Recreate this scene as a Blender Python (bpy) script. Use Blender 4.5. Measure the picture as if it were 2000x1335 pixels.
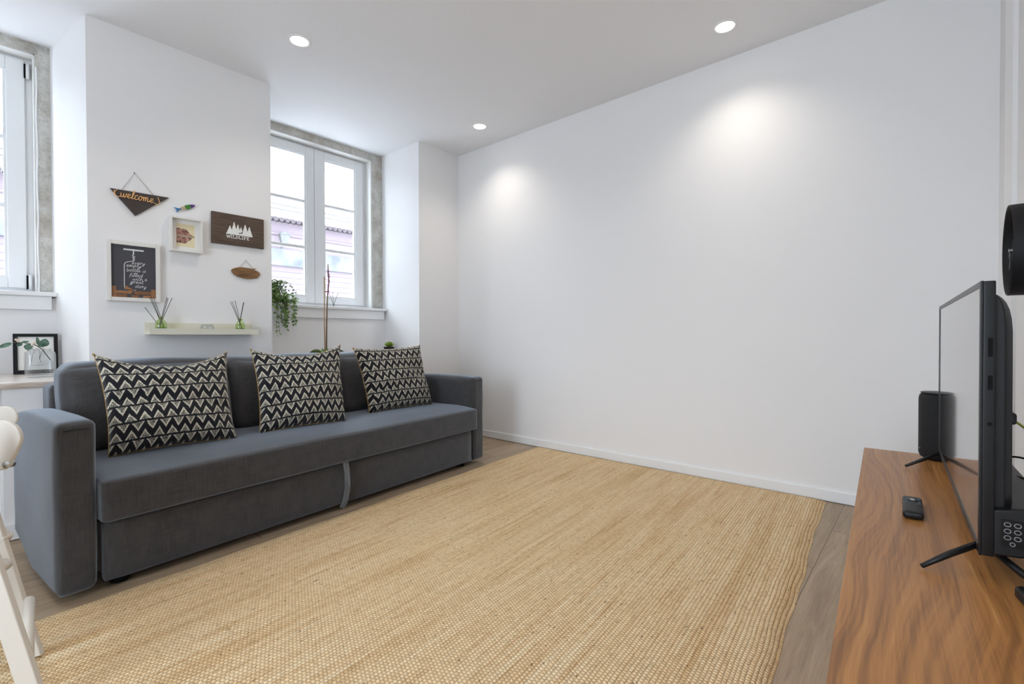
import bpy, bmesh, math, random
from mathutils import Vector, Matrix, noise
D = bpy.data
for o in list(D.objects): D.objects.remove(o, do_unlink=True)
SC = bpy.context.scene
COL = SC.collection
R = math.radians

# ------------------------------------------------------------------ camera
cam = D.cameras.new('camera'); camo = D.objects.new('camera', cam); COL.objects.link(camo)
F_PX, YAW, PITCH, ROLL = 936.57, R(-40.971), R(-0.648), R(-0.154)
cam.sensor_width = 36; cam.lens = F_PX * 36 / 2000; cam.clip_start = 0.02; cam.clip_end = 300
fwd = Vector((math.sin(YAW)*math.cos(PITCH), math.cos(YAW)*math.cos(PITCH), math.sin(PITCH)))
rt = Vector((math.cos(YAW), -math.sin(YAW), 0)); up = rt.cross(fwd)
r2 = rt*math.cos(ROLL) + up*math.sin(ROLL); u2 = -rt*math.sin(ROLL) + up*math.cos(ROLL)
mw = Matrix((r2, u2, -fwd)).transposed().to_4x4(); mw.translation = Vector((3.3444, -3.0896, 0.9))
camo.matrix_world = mw
SC.camera = camo

# ------------------------------------------------------------------ world, exposure
SC.view_settings.view_transform = 'Standard'; SC.view_settings.look = 'None'
SC.view_settings.exposure = 0.38; SC.view_settings.gamma = 1.0; SC.view_settings.use_curve_mapping = False
W = D.worlds.new('sky'); SC.world = W; W.use_nodes = True
bg = W.node_tree.nodes['Background']; bg.inputs[0].default_value = (0.75, 0.87, 1.0, 1); bg.inputs[1].default_value = 10.5
SPOT_W = 18.0
def portal(x, y0, y1, z0, z1):
    l = D.lights.new('window_portal', 'AREA'); l.shape = 'RECTANGLE'; l.size = y1-y0; l.size_y = z1-z0
    l.cycles.is_portal = True
    o = D.objects.new('window_portal', l); COL.objects.link(o)
    o.location = (x, (y0+y1)/2, (z0+z1)/2); o.rotation_euler = (0, R(-90), 0)
    o.rotation_euler = Matrix(((0,0,-1),(1,0,0),(0,-1,0))).to_euler()
portal(-0.67, -1.585, -0.575, 1.17, 2.52)
portal(-0.67, -3.80, -2.79, 1.17, 2.52)
l = D.lights.new('added_rear_portal', 'AREA'); l.shape = 'RECTANGLE'; l.size = 1.3; l.size_y = 2.15; l.cycles.is_portal = True  # portal for the added rear glazing that brings in fill daylight
o = D.objects.new('added_rear_portal', l); COL.objects.link(o); o.location = (2.55, -5.62, 1.175)
o.rotation_euler = Matrix(((1,0,0),(0,0,-1),(0,1,0))).to_euler()

# ------------------------------------------------------------------ materials
def lin(c): return tuple((x/12.92 if x <= 0.04045 else ((x+0.055)/1.055)**2.4) for x in c)
def mat(name, rgb, rough=0.6, metal=0.0, spec=0.5, srgb=True):
    m = D.materials.new(name); m.use_nodes = True
    b = m.node_tree.nodes['Principled BSDF']
    c = lin(rgb) if srgb else rgb
    b.inputs['Base Color'].default_value = (*c, 1); b.inputs['Roughness'].default_value = rough
    b.inputs['Metallic'].default_value = metal; b.inputs['Specular IOR Level'].default_value = spec
    return m
class NT:
    def __init__(s, m): s.t = m.node_tree; s.b = s.t.nodes.get('Principled BSDF')
    def n(s, typ, **kw):
        x = s.t.nodes.new(typ)
        for k, v in kw.items(): setattr(x, k, v)
        return x
    def l(s, a, b): s.t.links.new(a, b)
    def put(s, sock, v):
        if isinstance(v, bpy.types.NodeSocket): s.l(v, sock)
        else: sock.default_value = v
    def m(s, op, a, b=0.0, c=0.0):
        x = s.n('ShaderNodeMath', operation=op); s.put(x.inputs[0], a); s.put(x.inputs[1], b); s.put(x.inputs[2], c); return x.outputs[0]
    def coord(s, which='Object'): return s.n('ShaderNodeTexCoord').outputs[which]
    def mapping(s, vec, scale=(1,1,1), loc=(0,0,0), rot=(0,0,0)):
        x = s.n('ShaderNodeMapping'); s.l(vec, x.inputs[0]); x.inputs['Scale'].default_value = scale
        x.inputs['Location'].default_value = loc; x.inputs['Rotation'].default_value = rot; return x.outputs[0]
    def noise(s, vec, scale, detail=3, rough=0.5, dist=0.0):
        x = s.n('ShaderNodeTexNoise'); s.l(vec, x.inputs['Vector']); x.inputs['Scale'].default_value = scale
        x.inputs['Detail'].default_value = detail; x.inputs['Roughness'].default_value = rough; x.inputs['Distortion'].default_value = dist
        return x.outputs[0]
    def ramp(s, f, stops):
        x = s.n('ShaderNodeValToRGB'); s.l(f, x.inputs[0]); e = x.color_ramp.elements
        while len(e) < len(stops): e.new(0.5)
        for i, (p, c) in enumerate(stops): e[i].position = p; e[i].color = (*lin(c), 1)
        return x.outputs[0]
    def mix(s, f, a, b, mode='MIX'):
        x = s.n('ShaderNodeMix', data_type='RGBA', blend_type=mode); s.put(x.inputs[0], f)
        s.put(x.inputs[6], a if isinstance(a, bpy.types.NodeSocket) else (*lin(a), 1))
        s.put(x.inputs[7], b if isinstance(b, bpy.types.NodeSocket) else (*lin(b), 1)); return x.outputs[2]
    def bump(s, h, strength=0.3, dist=0.01):
        x = s.n('ShaderNodeBump'); x.inputs['Strength'].default_value = strength; x.inputs['Distance'].default_value = dist
        s.l(h, x.inputs['Height']); s.l(x.outputs[0], s.b.inputs['Normal'])
    def col(s, c): s.l(c, s.b.inputs['Base Color'])
    def xyz(s, v):
        x = s.n('ShaderNodeSeparateXYZ'); s.l(v, x.inputs[0]); return x.outputs

def m_paint(name, rgb):
    m = mat(name, rgb, 0.75, spec=0.25); t = NT(m); t.bump(t.noise(t.coord(), 60, 3), 0.05, 0.002); return m
M = {}
M['wall'] = m_paint('wall_paint', (0.935, 0.930, 0.928))
M['ceil'] = m_paint('ceiling_paint', (0.935, 0.935, 0.94))
M['trim'] = mat('trim_paint', (0.93, 0.93, 0.93), 0.4)
M['white'] = mat('white_lacquer', (0.90, 0.89, 0.87), 0.35)
M['cream'] = mat('cream_lacquer', (0.88, 0.865, 0.80), 0.4)
M['pvc'] = mat('window_frame_white', (0.96, 0.965, 0.97), 0.35)
M['black'] = mat('black_plastic', (0.060, 0.058, 0.066), 0.42, spec=0.35)
M['gloss'] = mat('black_gloss', (0.045, 0.045, 0.05), 0.3, spec=0.35)
M['dark'] = mat('dark_feet', (0.03, 0.03, 0.03), 0.7, spec=0.15)
M['mat'] = mat('passepartout', (0.93, 0.92, 0.90), 0.8)
M['cord'] = mat('jute_string', (0.55, 0.50, 0.42), 0.9)
M['metal'] = mat('steel', (0.75, 0.75, 0.75), 0.3, 1.0)
M['seam'] = mat('seam_thread', (0.15, 0.15, 0.17), 0.9)

def m_stone():
    m = mat('rough_limestone', (0.7, 0.68, 0.64), 0.9, spec=0.2); t = NT(m); c = t.coord()
    n1 = t.noise(c, 9, 6, 0.65); n2 = t.noise(c, 55, 4, 0.7); n3 = t.noise(c, 3.5, 2)
    a = t.ramp(n1, [(0.3, (0.72, 0.69, 0.64)), (0.5, (0.82, 0.81, 0.78)), (0.7, (0.90, 0.885, 0.86))])
    b = t.ramp(n2, [(0.33, (0.76, 0.75, 0.73)), (0.52, (1, 1, 1))])
    x = t.mix(0.4, a, b, 'MULTIPLY'); y = t.mix(t.m('MULTIPLY', t.m('GREATER_THAN', n3, 0.62), 0.25), x, (0.66, 0.58, 0.50))
    t.col(y); t.bump(t.m('ADD', n1, t.m('MULTIPLY', n2, 0.5)), 0.8, 0.02); return m
M['stone'] = m_stone()
M['plaster'] = m_paint('worn_plaster', (0.90, 0.895, 0.88))
def m_marble():
    m = mat('pink_marble', (0.8, 0.75, 0.7), 0.3); t = NT(m); c = t.mapping(t.coord(), (1.5, 0.5, 3))
    t.col(t.ramp(t.noise(c, 7, 5, 0.6, 1.0), [(0.3, (0.72, 0.64, 0.56)), (0.5, (0.84, 0.80, 0.77)), (0.75, (0.88, 0.86, 0.85))])); return m
M['marble'] = m_marble()

def m_floor():
    m = mat('oak_laminate', (0.5, 0.45, 0.4), 0.42, spec=0.4); t = NT(m); c = t.coord()
    br = t.n('ShaderNodeTexBrick'); t.l(t.mapping(c, rot=(0, 0, R(90)), loc=(0.35, 0.06, 0)), br.inputs['Vector'])
    for k, v in dict(Scale=1.0, Bias=0.0).items(): br.inputs[k].default_value = v
    br.inputs['Mortar Size'].default_value = 0.0016; br.inputs['Mortar Smooth'].default_value = 0.2
    br.inputs['Brick Width'].default_value = 1.28; br.inputs['Row Height'].default_value = 0.192
    br.inputs['Color1'].default_value = (0, 0, 0, 1); br.inputs['Color2'].default_value = (1, 1, 1, 1); br.inputs['Mortar'].default_value = (0.5, 0.5, 0.5, 1)
    br.offset = 0.37
    tone = t.n('ShaderNodeSeparateColor'); t.l(br.outputs[0], tone.inputs[0]); tv = tone.outputs[0]
    off = t.n('ShaderNodeCombineXYZ'); t.l(t.m('MULTIPLY', tv, 7), off.inputs[0]); t.l(t.m('MULTIPLY', tv, 13), off.inputs[1])
    va = t.n('ShaderNodeVectorMath', operation='ADD'); t.l(c, va.inputs[0]); t.l(off.outputs[0], va.inputs[1])
    g1 = t.noise(t.mapping(va.outputs[0], (16, 1.3, 1)), 1.6, 5, 0.6, 1.2)
    g2 = t.noise(t.mapping(va.outputs[0], (120, 3, 1)), 2.0, 3, 0.6)
    base = t.ramp(g1, [(0.25, (0.57, 0.49, 0.40)), (0.5, (0.67, 0.585, 0.485)), (0.75, (0.73, 0.65, 0.55))])
    x = t.mix(0.35, base, t.ramp(g2, [(0.3, (0.72, 0.70, 0.68)), (0.6, (1, 1, 1))]), 'MULTIPLY')
    x = t.mix(0.5, x, t.ramp(tv, [(0.0, (0.86, 0.84, 0.82)), (1.0, (1, 1, 1))]), 'MULTIPLY')
    x = t.mix(t.m('MULTIPLY', br.outputs['Fac'], 0.75), x, (0.22, 0.18, 0.15))
    t.col(x); t.bump(g2, 0.06, 0.002); return m
M['floor'] = m_floor()

def m_walnut():
    m = mat('walnut_veneer', (0.5, 0.33, 0.2), 0.34, spec=0.45); t = NT(m); c = t.coord(); X = t.xyz(c)
    w0 = t.noise(t.mapping(c, (1.0, 0.30, 1)), 2.4, 2, 0.45); w1 = t.noise(t.mapping(c, (1.0, 0.5, 1)), 9.0, 2, 0.5)
    pos = t.m('ADD', X[0], t.m('ADD', t.m('MULTIPLY', w0, 0.42), t.m('MULTIPLY', w1, 0.035)))     # wandering growth rings
    cb = t.n('ShaderNodeCombineXYZ'); t.l(pos, cb.inputs[0]); t.l(t.m('MULTIPLY', X[1], 0.02), cb.inputs[1])
    ring = t.noise(cb.outputs[0], 34, 3, 0.55); ring2 = t.noise(cb.outputs[0], 120, 2, 0.5)
    fine = t.noise(t.mapping(c, (260, 5, 1)), 1.0, 3, 0.65)
    f = t.m('ADD', t.m('MULTIPLY', ring, 0.42), t.m('ADD', t.m('MULTIPLY', ring2, 0.30), t.m('MULTIPLY', fine, 0.28)))
    colr = t.ramp(f, [(0.34, (0.47, 0.31, 0.17)), (0.44, (0.58, 0.39, 0.215)), (0.51, (0.665, 0.455, 0.25)), (0.58, (0.70, 0.49, 0.275)), (0.68, (0.80, 0.61, 0.38))])
    t.col(colr); t.bump(fine, 0.04, 0.001); return m
M['walnut'] = m_walnut()

def m_fabric(name, rgb, sc=900):
    m = mat(name, rgb, 0.66, spec=0.42); t = NT(m); c = t.coord()
    a = t.noise(t.mapping(c, (14, 14, 420)), 1.0, 2, 0.6); b = t.noise(t.mapping(c, (420, 420, 14)), 1.0, 2, 0.6)
    d = t.noise(t.mapping(c, (420, 14, 14)), 1.0, 2, 0.6); e = t.noise(t.mapping(c, (14, 420, 14)), 1.0, 2, 0.6)
    k = t.m('MULTIPLY', t.m('ADD', t.m('ADD', a, b), t.m('ADD', d, e)), 0.25)
    dk = tuple(x*0.68 for x in rgb); lt = tuple(min(1, x*1.32) for x in rgb)
    t.col(t.ramp(k, [(0.38, dk), (0.62, lt)]))
    t.bump(k, 0.3, 0.002)
    t.b.inputs['Sheen Weight'].default_value = 0.55; t.b.inputs['Sheen Roughness'].default_value = 0.5
    t.b.inputs['Sheen Tint'].default_value = (0.72, 0.84, 1, 1)
    return m
M['sofa'] = m_fabric('charcoal_weave', (0.190, 0.178, 0.174))

def m_jute():
    m = mat('jute_weave', (0.75, 0.65, 0.5), 0.95, spec=0.1); t = NT(m); c = t.coord('UV')
    X = t.xyz(c)   # u across (metres), v along (metres)
    PU, PV = 0.0125, 0.0115
    wob = t.noise(t.mapping(c, (6, 1.2, 1)), 6, 2)
    u = t.m('ADD', t.m('DIVIDE', X[0], PU), t.m('MULTIPLY', wob, 0.6))
    ru = t.m('FLOOR', u); fu = t.m('FRACT', u)
    vv = t.m('ADD', t.m('DIVIDE', X[1], PV), t.m('ADD', t.m('MULTIPLY', t.m('MODULO', ru, 2.0), 0.5), t.m('MULTIPLY', t.m('ABSOLUTE', t.m('SUBTRACT', fu, 0.5)), 0.3)))
    fv = t.m('FRACT', vv)
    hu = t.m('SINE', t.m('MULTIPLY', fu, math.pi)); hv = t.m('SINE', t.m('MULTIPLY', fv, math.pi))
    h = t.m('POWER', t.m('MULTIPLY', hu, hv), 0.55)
    cell = t.n('ShaderNodeTexWhiteNoise'); cb = t.n('ShaderNodeCombineXYZ'); t.l(ru, cb.inputs[0]); t.l(t.m('FLOOR', vv), cb.inputs[1]); t.l(cb.outputs[0], cell.inputs['Vector'])
    wn = cell.outputs['Value']
    streak = t.noise(t.mapping(c, (55, 2.2, 1)), 1.0, 4, 0.65)
    patch = t.noise(t.mapping(c, (1, 0.8, 1)), 2.2, 3, 0.5)
    fib = t.noise(c, 420, 2, 0.6)
    base = t.ramp(streak, [(0.28, (0.81, 0.665, 0.48)), (0.42, (0.95, 0.825, 0.65)), (0.6, (0.985, 0.89, 0.73)), (0.8, (0.99, 0.93, 0.81))])
    s2 = t.noise(t.mapping(c, (11, 0.5, 1)), 1.0, 3, 0.6)
    base = t.mix(0.5, base, t.ramp(s2, [(0.34, (0.88, 0.82, 0.73)), (0.5, (1, 1, 1))]), 'MULTIPLY')
    base = t.mix(t.m('MULTIPLY', patch, 0.25), base, (0.99, 0.86, 0.66))
    base = t.mix(0.25, base, t.ramp(wn, [(0.0, (0.72, 0.66, 0.58)), (0.5, (1, 1, 1)), (1.0, (1, 1, 1))]), 'MULTIPLY')
    spk = t.m('GREATER_THAN', t.noise(t.mapping(c, (1, 0.6, 1)), 75, 2, 0.4), 0.70)
    base = t.mix(t.m('MULTIPLY', spk, 0.55), base, (0.42, 0.31, 0.20))
    base = t.mix(t.m('MULTIPLY', t.m('SUBTRACT', 1.0, h), 0.40), base, (0.54, 0.38, 0.21))   # crevice shade between the knots, painted into the colour
    t.col(base)
    t.bump(t.m('ADD', h, t.m('MULTIPLY', fib, 0.3)), 0.9, 0.005)
    return m
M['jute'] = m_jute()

def m_pillow():
    m = mat('block_print_cotton', (0.1, 0.1, 0.1), 0.9, spec=0.1); t = NT(m); c = t.coord('UV'); X = t.xyz(c)
    wv = t.noise(c, 9, 2)
    U = t.m('ADD', t.m('MULTIPLY', X[0], 10.0), t.m('MULTIPLY', wv, 0.25))
    V = t.m('ADD', t.m('MULTIPLY', X[1], 5.9), t.m('MULTIPLY', wv, 0.15))
    fu = t.m('FRACT', U); fv = t.m('FRACT', t.m('ADD', V, 0.35))
    tri = t.m('MULTIPLY', t.m('ABSOLUTE', t.m('SUBTRACT', fu, 0.5)), 2.0)       # 0 in the middle, 1 at the cell border
    H = 0.50
    dlo = t.m('SUBTRACT', t.m('SUBTRACT', 1.0, t.m('MULTIPLY', tri, 1.15)), t.m('DIVIDE', t.m('SUBTRACT', fv, 0.08), H))
    dhi = t.m('SUBTRACT', t.m('SUBTRACT', 1.0, t.m('MULTIPLY', t.m('SUBTRACT', 1.0, tri), 1.15)), t.m('DIVIDE', t.m('SUBTRACT', 0.97, fv), H))
    lo_ok = t.m('GREATER_THAN', fv, 0.08); hi_ok = t.m('LESS_THAN', fv, 0.97)
    dd = t.m('MAXIMUM', t.m('MULTIPLY', dlo, lo_ok), t.m('MULTIPLY', dhi, hi_ok))
    inside = t.m('GREATER_THAN', dd, 0.0)
    edge = t.m('MULTIPLY', inside, t.m('LESS_THAN', dd, 0.30))
    vor = t.n('ShaderNodeTexVoronoi'); t.l(t.mapping(c, (1, 1, 1)), vor.inputs['Vector']); vor.inputs['Scale'].default_value = 105; vor.inputs['Randomness'].default_value = 0.35
    dots = t.m('LESS_THAN', vor.outputs['Distance'], 0.40)
    k = t.m('MULTIPLY', inside, t.m('MAXIMUM', t.m('MULTIPLY', edge, t.m('LESS_THAN', vor.outputs['Distance'], 0.60)), t.m('MULTIPLY', dots, 0.85)))
    t.col(t.mix(k, (0.135, 0.135, 0.155), (0.84, 0.82, 0.75)))
    t.bump(t.m('ADD', k, t.m('MULTIPLY', t.noise(c, 300, 2), 0.5)), 0.25, 0.002)
    t.b.inputs['Sheen Weight'].default_value = 0.2
    return m
M['pillow'] = m_pillow()
M['piping'] = mat('mustard_piping', (0.72, 0.58, 0.36), 0.9)
def m_wood(name, a, b, sx=(1, 2, 30), rough=0.6):
    m = mat(name, a, rough); t = NT(m); c = t.mapping(t.coord(), sx)
    t.col(t.ramp(t.noise(c, 4, 4, 0.6, 0.5), [(0.3, a), (0.7, b)])); return m
M['darkwood'] = m_wood('dark_stained_wood', (0.25, 0.20, 0.17), (0.40, 0.325, 0.265))
M['plaque'] = m_wood('welcome_board', (0.215, 0.185, 0.17), (0.29, 0.245, 0.225))
M['slice'] = m_wood('bark_slice', (0.36, 0.25, 0.15), (0.62, 0.46, 0.28), (1, 3, 40))
M['orange'] = mat('light_wood_letters', (0.93, 0.72, 0.48), 0.6)
M['chalk'] = mat('chalk_line', (0.90, 0.90, 0.90), 0.8)
M['board'] = mat('slate_print', (0.265, 0.265, 0.29), 0.5)
M['cork'] = m_wood('cork_print', (0.45, 0.30, 0.19), (0.72, 0.52, 0.35), (1, 60, 60))
M['cork2'] = m_wood('cork_print_shaded', (0.38, 0.25, 0.16), (0.60, 0.42, 0.28), (1, 60, 60))
M['chairw'] = mat('cream_white_chair', (0.83, 0.80, 0.755), 0.45)

def m_glass(name, tint=(1, 1, 1), rough=0.0, fac=0.10, abso=None):
    m = D.materials.new(name); m.use_nodes = True; nt = m.node_tree; nt.nodes.clear()
    o = nt.nodes.new('ShaderNodeOutputMaterial'); tr = nt.nodes.new('ShaderNodeBsdfTransparent'); tr.inputs[0].default_value = (*tint, 1)
    g = nt.nodes.new('ShaderNodeBsdfGlossy'); g.inputs['Roughness'].default_value = rough
    lw = nt.nodes.new('ShaderNodeLayerWeight'); lw.inputs[0].default_value = 0.35
    mr = nt.nodes.new('ShaderNodeMath'); mr.operation = 'MULTIPLY_ADD'; mr.inputs[1].default_value = 0.5; mr.inputs[2].default_value = fac*0.3
    mx = nt.nodes.new('ShaderNodeMixShader')
    nt.links.new(lw.outputs['Facing'], mr.inputs[0]); nt.links.new(mr.outputs[0], mx.inputs[0])
    nt.links.new(tr.outputs[0], mx.inputs[1]); nt.links.new(g.outputs[0], mx.inputs[2]); nt.links.new(mx.outputs[0], o.inputs[0]); return m
M['pane'] = m_glass('window_glass', fac=0.05)
M['jar'] = m_glass('clear_jar_glass', (0.955, 0.97, 0.975), 0.02, 0.2)
M['green_glass'] = m_glass('green_tinted_glass', (0.72, 0.86, 0.42), 0.02, 0.3)
def m_emit(name, rgb, s):
    m = D.materials.new(name); m.use_nodes = True; b = m.node_tree.nodes['Principled BSDF']
    b.inputs['Emission Color'].default_value = (*rgb, 1); b.inputs['Emission Strength'].default_value = s; return m
M['lamp'] = m_emit('lamp_diffuser', (1, 0.93, 0.80), 6)
def m_leaf(name, a, b, rough=0.45):
    m = mat(name, a, rough); t = NT(m); oi = t.n('ShaderNodeTexNoise'); t.l(t.coord(), oi.inputs['Vector']); oi.inputs['Scale'].default_value = 35
    t.col(t.ramp(oi.outputs[0], [(0.35, a), (0.65, b)])); return m
M['ivy'] = m_leaf('ivy_leaf', (0.24, 0.37, 0.17), (0.60, 0.72, 0.42))
M['euca'] = m_leaf('eucalyptus_leaf', (0.22, 0.36, 0.30), (0.40, 0.52, 0.44), 0.6)
M['succ'] = m_leaf('succulent_leaf', (0.55, 0.66, 0.24), (0.76, 0.83, 0.42))
M['bark'] = mat('stem_brown', (0.45, 0.36, 0.26), 0.8)
M['stem'] = mat('thin_stem', (0.27, 0.22, 0.18), 0.8)
M['pinkflower'] = mat('dried_pink_bud', (0.60, 0.30, 0.45), 0.8)
M['pot'] = mat('beige_pot', (0.72, 0.66, 0.52), 0.7)
M['reed'] = mat('reed_dark', (0.17, 0.13, 0.13), 0.8)
M['berry'] = mat('cream_berry', (0.85, 0.78, 0.70), 0.7)

# ------------------------------------------------------------------ mesh helpers
def tag(o, label=None, cat=None, group=None, kind=None):
    if label: o['label'] = label
    if cat: o['category'] = cat
    if group: o['group'] = group
    if kind: o['kind'] = kind
    return o
def thing(name, label, cat, loc=(0, 0, 0), rz=0.0, group=None):
    o = D.objects.new(name, None); COL.objects.link(o); o.location = loc; o.rotation_euler = (0, 0, rz); o.empty_display_size = 0.05
    return tag(o, label, cat, group)
def obj(name, bm, m, parent=None, smooth=False, bevel=0.0, seg=2, angle=40):
    me = D.meshes.new(name); bmesh.ops.recalc_face_normals(bm, faces=bm.faces) if not getattr(bm, 'keepn', False) else None
    bm.to_mesh(me); bm.free()
    for mm in (m if isinstance(m, (list, tuple)) else [m]): me.materials.append(mm)
    if smooth:
        for p in me.polygons: p.use_smooth = True
    o = D.objects.new(name, me); COL.objects.link(o)
    if parent: o.parent = parent
    if bevel:
        b = o.modifiers.new('bevel', 'BEVEL'); b.width = bevel; b.segments = seg; b.limit_method = 'ANGLE'; b.angle_limit = R(angle)
        for p in me.polygons: p.use_smooth = True
        w = o.modifiers.new('wn', 'WEIGHTED_NORMAL'); w.keep_sharp = False
    return o
def struct(name, bm, m, **kw):
    o = obj(name, bm, m, **kw); o['kind'] = 'structure'; return o
def box(bm, x0, x1, y0, y1, z0, z1, mi=0):
    v = [bm.verts.new(p) for p in ((x0,y0,z0),(x1,y0,z0),(x1,y1,z0),(x0,y1,z0),(x0,y0,z1),(x1,y0,z1),(x1,y1,z1),(x0,y1,z1))]
    for f in ((0,3,2,1),(4,5,6,7),(0,1,5,4),(1,2,6,5),(2,3,7,6),(3,0,4,7)):
        fc = bm.faces.new([v[i] for i in f]); fc.material_index = mi
    return bm
def BX(*a): return box(bmesh.new(), *a)
def prism(bm, pts, ext, mi=0):
    """polygon of 3D points extruded by vector ext"""
    ext = Vector(ext); a = [bm.verts.new(p) for p in pts]; b = [bm.verts.new(Vector(p)+ext) for p in pts]; n = len(pts)
    bm.faces.new(a).material_index = mi; bm.faces.new(b[::-1]).material_index = mi
    for i in range(n): bm.faces.new((a[i], b[i], b[(i+1) % n], a[(i+1) % n])).material_index = mi
    return bm
def beam(bm, p0, p1, w, t, wdir):
    """rectangular bar from p0 to p1, width w roughly along wdir, thickness t"""
    p0, p1, wdir = Vector(p0), Vector(p1), Vector(wdir); d = (p1-p0).normalized()
    n = d.cross(wdir).normalized(); s = n.cross(d).normalized()
    pts = [p0 + s*w/2*i + n*t/2*j for i, j in ((-1,-1),(1,-1),(1,1),(-1,1))]
    return prism(bm, pts, p1-p0)
def tube(bm, pts, r, n=8, cap=True):
    pts = [Vector(p) for p in pts]; rings = []
    rr = r if isinstance(r, (list, tuple)) else [r]*len(pts)
    ref = None
    for i, p in enumerate(pts):
        d = (pts[min(i+1, len(pts)-1)] - pts[max(i-1, 0)]).normalized()
        if ref is None: ref = d.orthogonal().normalized()
        a = (ref - d*ref.dot(d)).normalized(); b = d.cross(a); ref = a
        rings.append([bm.verts.new(p + (a*math.cos(2*math.pi*k/n) + b*math.sin(2*math.pi*k/n))*rr[i]) for k in range(n)])
    for i in range(len(rings)-1):
        for k in range(n): bm.faces.new((rings[i][k], rings[i][(k+1) % n], rings[i+1][(k+1) % n], rings[i+1][k]))
    if cap: bm.faces.new(rings[0][::-1]); bm.faces.new(rings[-1])
    return bm
def lathe(bm, prof, n=28, c=(0, 0, 0), sq=0.0):
    """profile [(r,z)...] turned about z; sq>0 squares the section"""
    c = Vector(c); rings = []
    for r, z in prof:
        ring = []
        for k in range(n):
            a = 2*math.pi*k/n; ca, sa = math.cos(a), math.sin(a)
            q = 1.0
            if sq: e = 2+sq; q = 1/((abs(ca)**e + abs(sa)**e)**(1/e))
            ring.append(bm.verts.new(c + Vector((r*q*ca, r*q*sa, z))))
        rings.append(ring)
    for i in range(len(rings)-1):
        for k in range(n): bm.faces.new((rings[i][k], rings[i][(k+1) % n], rings[i+1][(k+1) % n], rings[i+1][k]))
    if prof[0][0] > 1e-6: bm.faces.new(rings[0][::-1])
    if prof[-1][0] > 1e-6: bm.faces.new(rings[-1])
    bmesh.ops.remove_doubles(bm, verts=bm.verts, dist=1e-5); return bm
def soft(x0, x1, y0, y1, z0, z1, r, puff=(0, 0, 0), n=14, wr=0.0, seed=0, fs=6.0):
    """rounded, slightly puffed upholstery block"""
    bm = bmesh.new(); bmesh.ops.create_cube(bm, size=2.0)
    bmesh.ops.subdivide_edges(bm, edges=bm.edges, cuts=n, use_grid_fill=True)
    h = Vector(((x1-x0)/2, (y1-y0)/2, (z1-z0)/2)); c = Vector(((x0+x1)/2, (y0+y1)/2, (z0+z1)/2))
    for v in bm.verts:
        q = v.co.copy()
        p = Vector()
        for i in range(3):      # crowd the grid near the edges
            s = q[i]; a = r/h[i]; p[i] = (math.copysign(1-(1-abs(s))**1.35*1.0, s) if abs(s) < 1 else s)*h[i]
        inn = Vector((max(-h[i]+r, min(h[i]-r, p[i])) for i in range(3)))
        dlt = p-inn
        if dlt.length > 1e-6: p = inn + dlt.normalized()*r
        for i in range(3):
            j, k = [(1, 2), (0, 2), (0, 1)][i]
            if abs(abs(q[i])-1) < 1e-5: p[i] += math.copysign(puff[i]*(1-q[j]**2)*(1-q[k]**2)**1.0, q[i])
        if wr:
            w = noise.noise_vector((p+c)*fs + Vector((seed*7.3, 0, 0))) ; p += w*wr
        v.co = p+c
    return bm

# ------------------------------------------------------------------ room shell
H = 2.593
RY0 = -5.6
YP1, YP2, YP3 = -2.642, -1.707, -0.467     # pier / recess edges on the left wall
bm = BX(-0.9, 4.2, RY0-0.1, 0.1, -0.1, 0.0); struct('floor', bm, M['floor'])
bm = BX(-0.56, 4.2, RY0-0.1, 0.1, H, H+0.2); struct('ceiling', bm, M['ceil'])
bm = BX(-0.9, 4.2, 0, 0.2, -0.02, H+0.1); struct('wall_back', bm, M['wall'])
bm = BX(-0.9, 1.9, RY0-0.2, RY0, -0.02, H+0.1); box(bm, 3.2, 4.2, RY0-0.2, RY0, -0.02, H+0.1); box(bm, 0.7, 3.2, RY0-0.2, RY0, 2.25, H+0.1); box(bm, 0.7, 3.2, RY0-0.2, RY0, -0.02, 0.10)
struct('wall_rear', bm, M['wall'])
# right wall runs slightly out of square
def rwx(y): return 3.615 + (-0.25-y)*0.0576
bm = bmesh.new(); prism(bm, [(rwx(-0.25), -0.25, -0.02), (rwx(RY0), RY0, -0.02), (4.3, RY0, -0.02), (4.3, 0, -0.02), (3.582, 0, -0.02), (3.582, -0.2, -0.02), (3.60, -0.25, -0.02)], (0, 0, H+0.1))
struct('wall_right', bm, M['wall'])
# left wall: piers, splayed reveals, recess backs with a window opening each
def wall_quad(bm, pts): bm.faces.new([bm.verts.new(p) for p in pts])
bm = bmesh.new()
XW = -0.51   # wall under the sills
XS = -0.55   # face of the stone surrounds
prism(bm, [(0, YP3, 0), (0, 0.05, 0), (-0.86, 0.05, 0), (-0.86, YP3, 0)], (0, 0, H+0.05))                 # right end pier
prism(bm, [(0, YP1, 0), (0, YP2, 0), (-0.55, YP2+0.035, 0), (-0.86, YP2+0.035, 0), (-0.86, YP1-0.085, 0), (-0.55, YP1-0.085, 0)], (0, 0, H+0.05))   # middle pier
prism(bm, [(0, -4.90, 0), (0, -3.948, 0), (-0.55, -3.865, 0), (-0.86, -3.865, 0), (-0.86, -4.90, 0)], (0, 0, H+0.05))
box(bm, -0.86, 0, RY0, -4.90, 0, H+0.05)
struct('wall_left', bm, M['wall'])
bm = bmesh.new()
box(bm, -0.86, XW, YP2+0.0, YP3+0.01, 0, 1.13); box(bm, -0.5, 0.018, YP2-0.01, YP3+0.01, 0, 0.675)
struct('wall_left_under_window', bm, M['wall']).name = 'wall_left_sill'
bm = bmesh.new()
box(bm, -0.86, XW, -3.95, YP1-0.03, 0, 1.13); box(bm, -0.5, 0.27, -2.97, YP1-0.005, 0, 0.675); box(bm, -0.5, 0.0, -3.95, -2.97, 0, 0.675)
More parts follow.
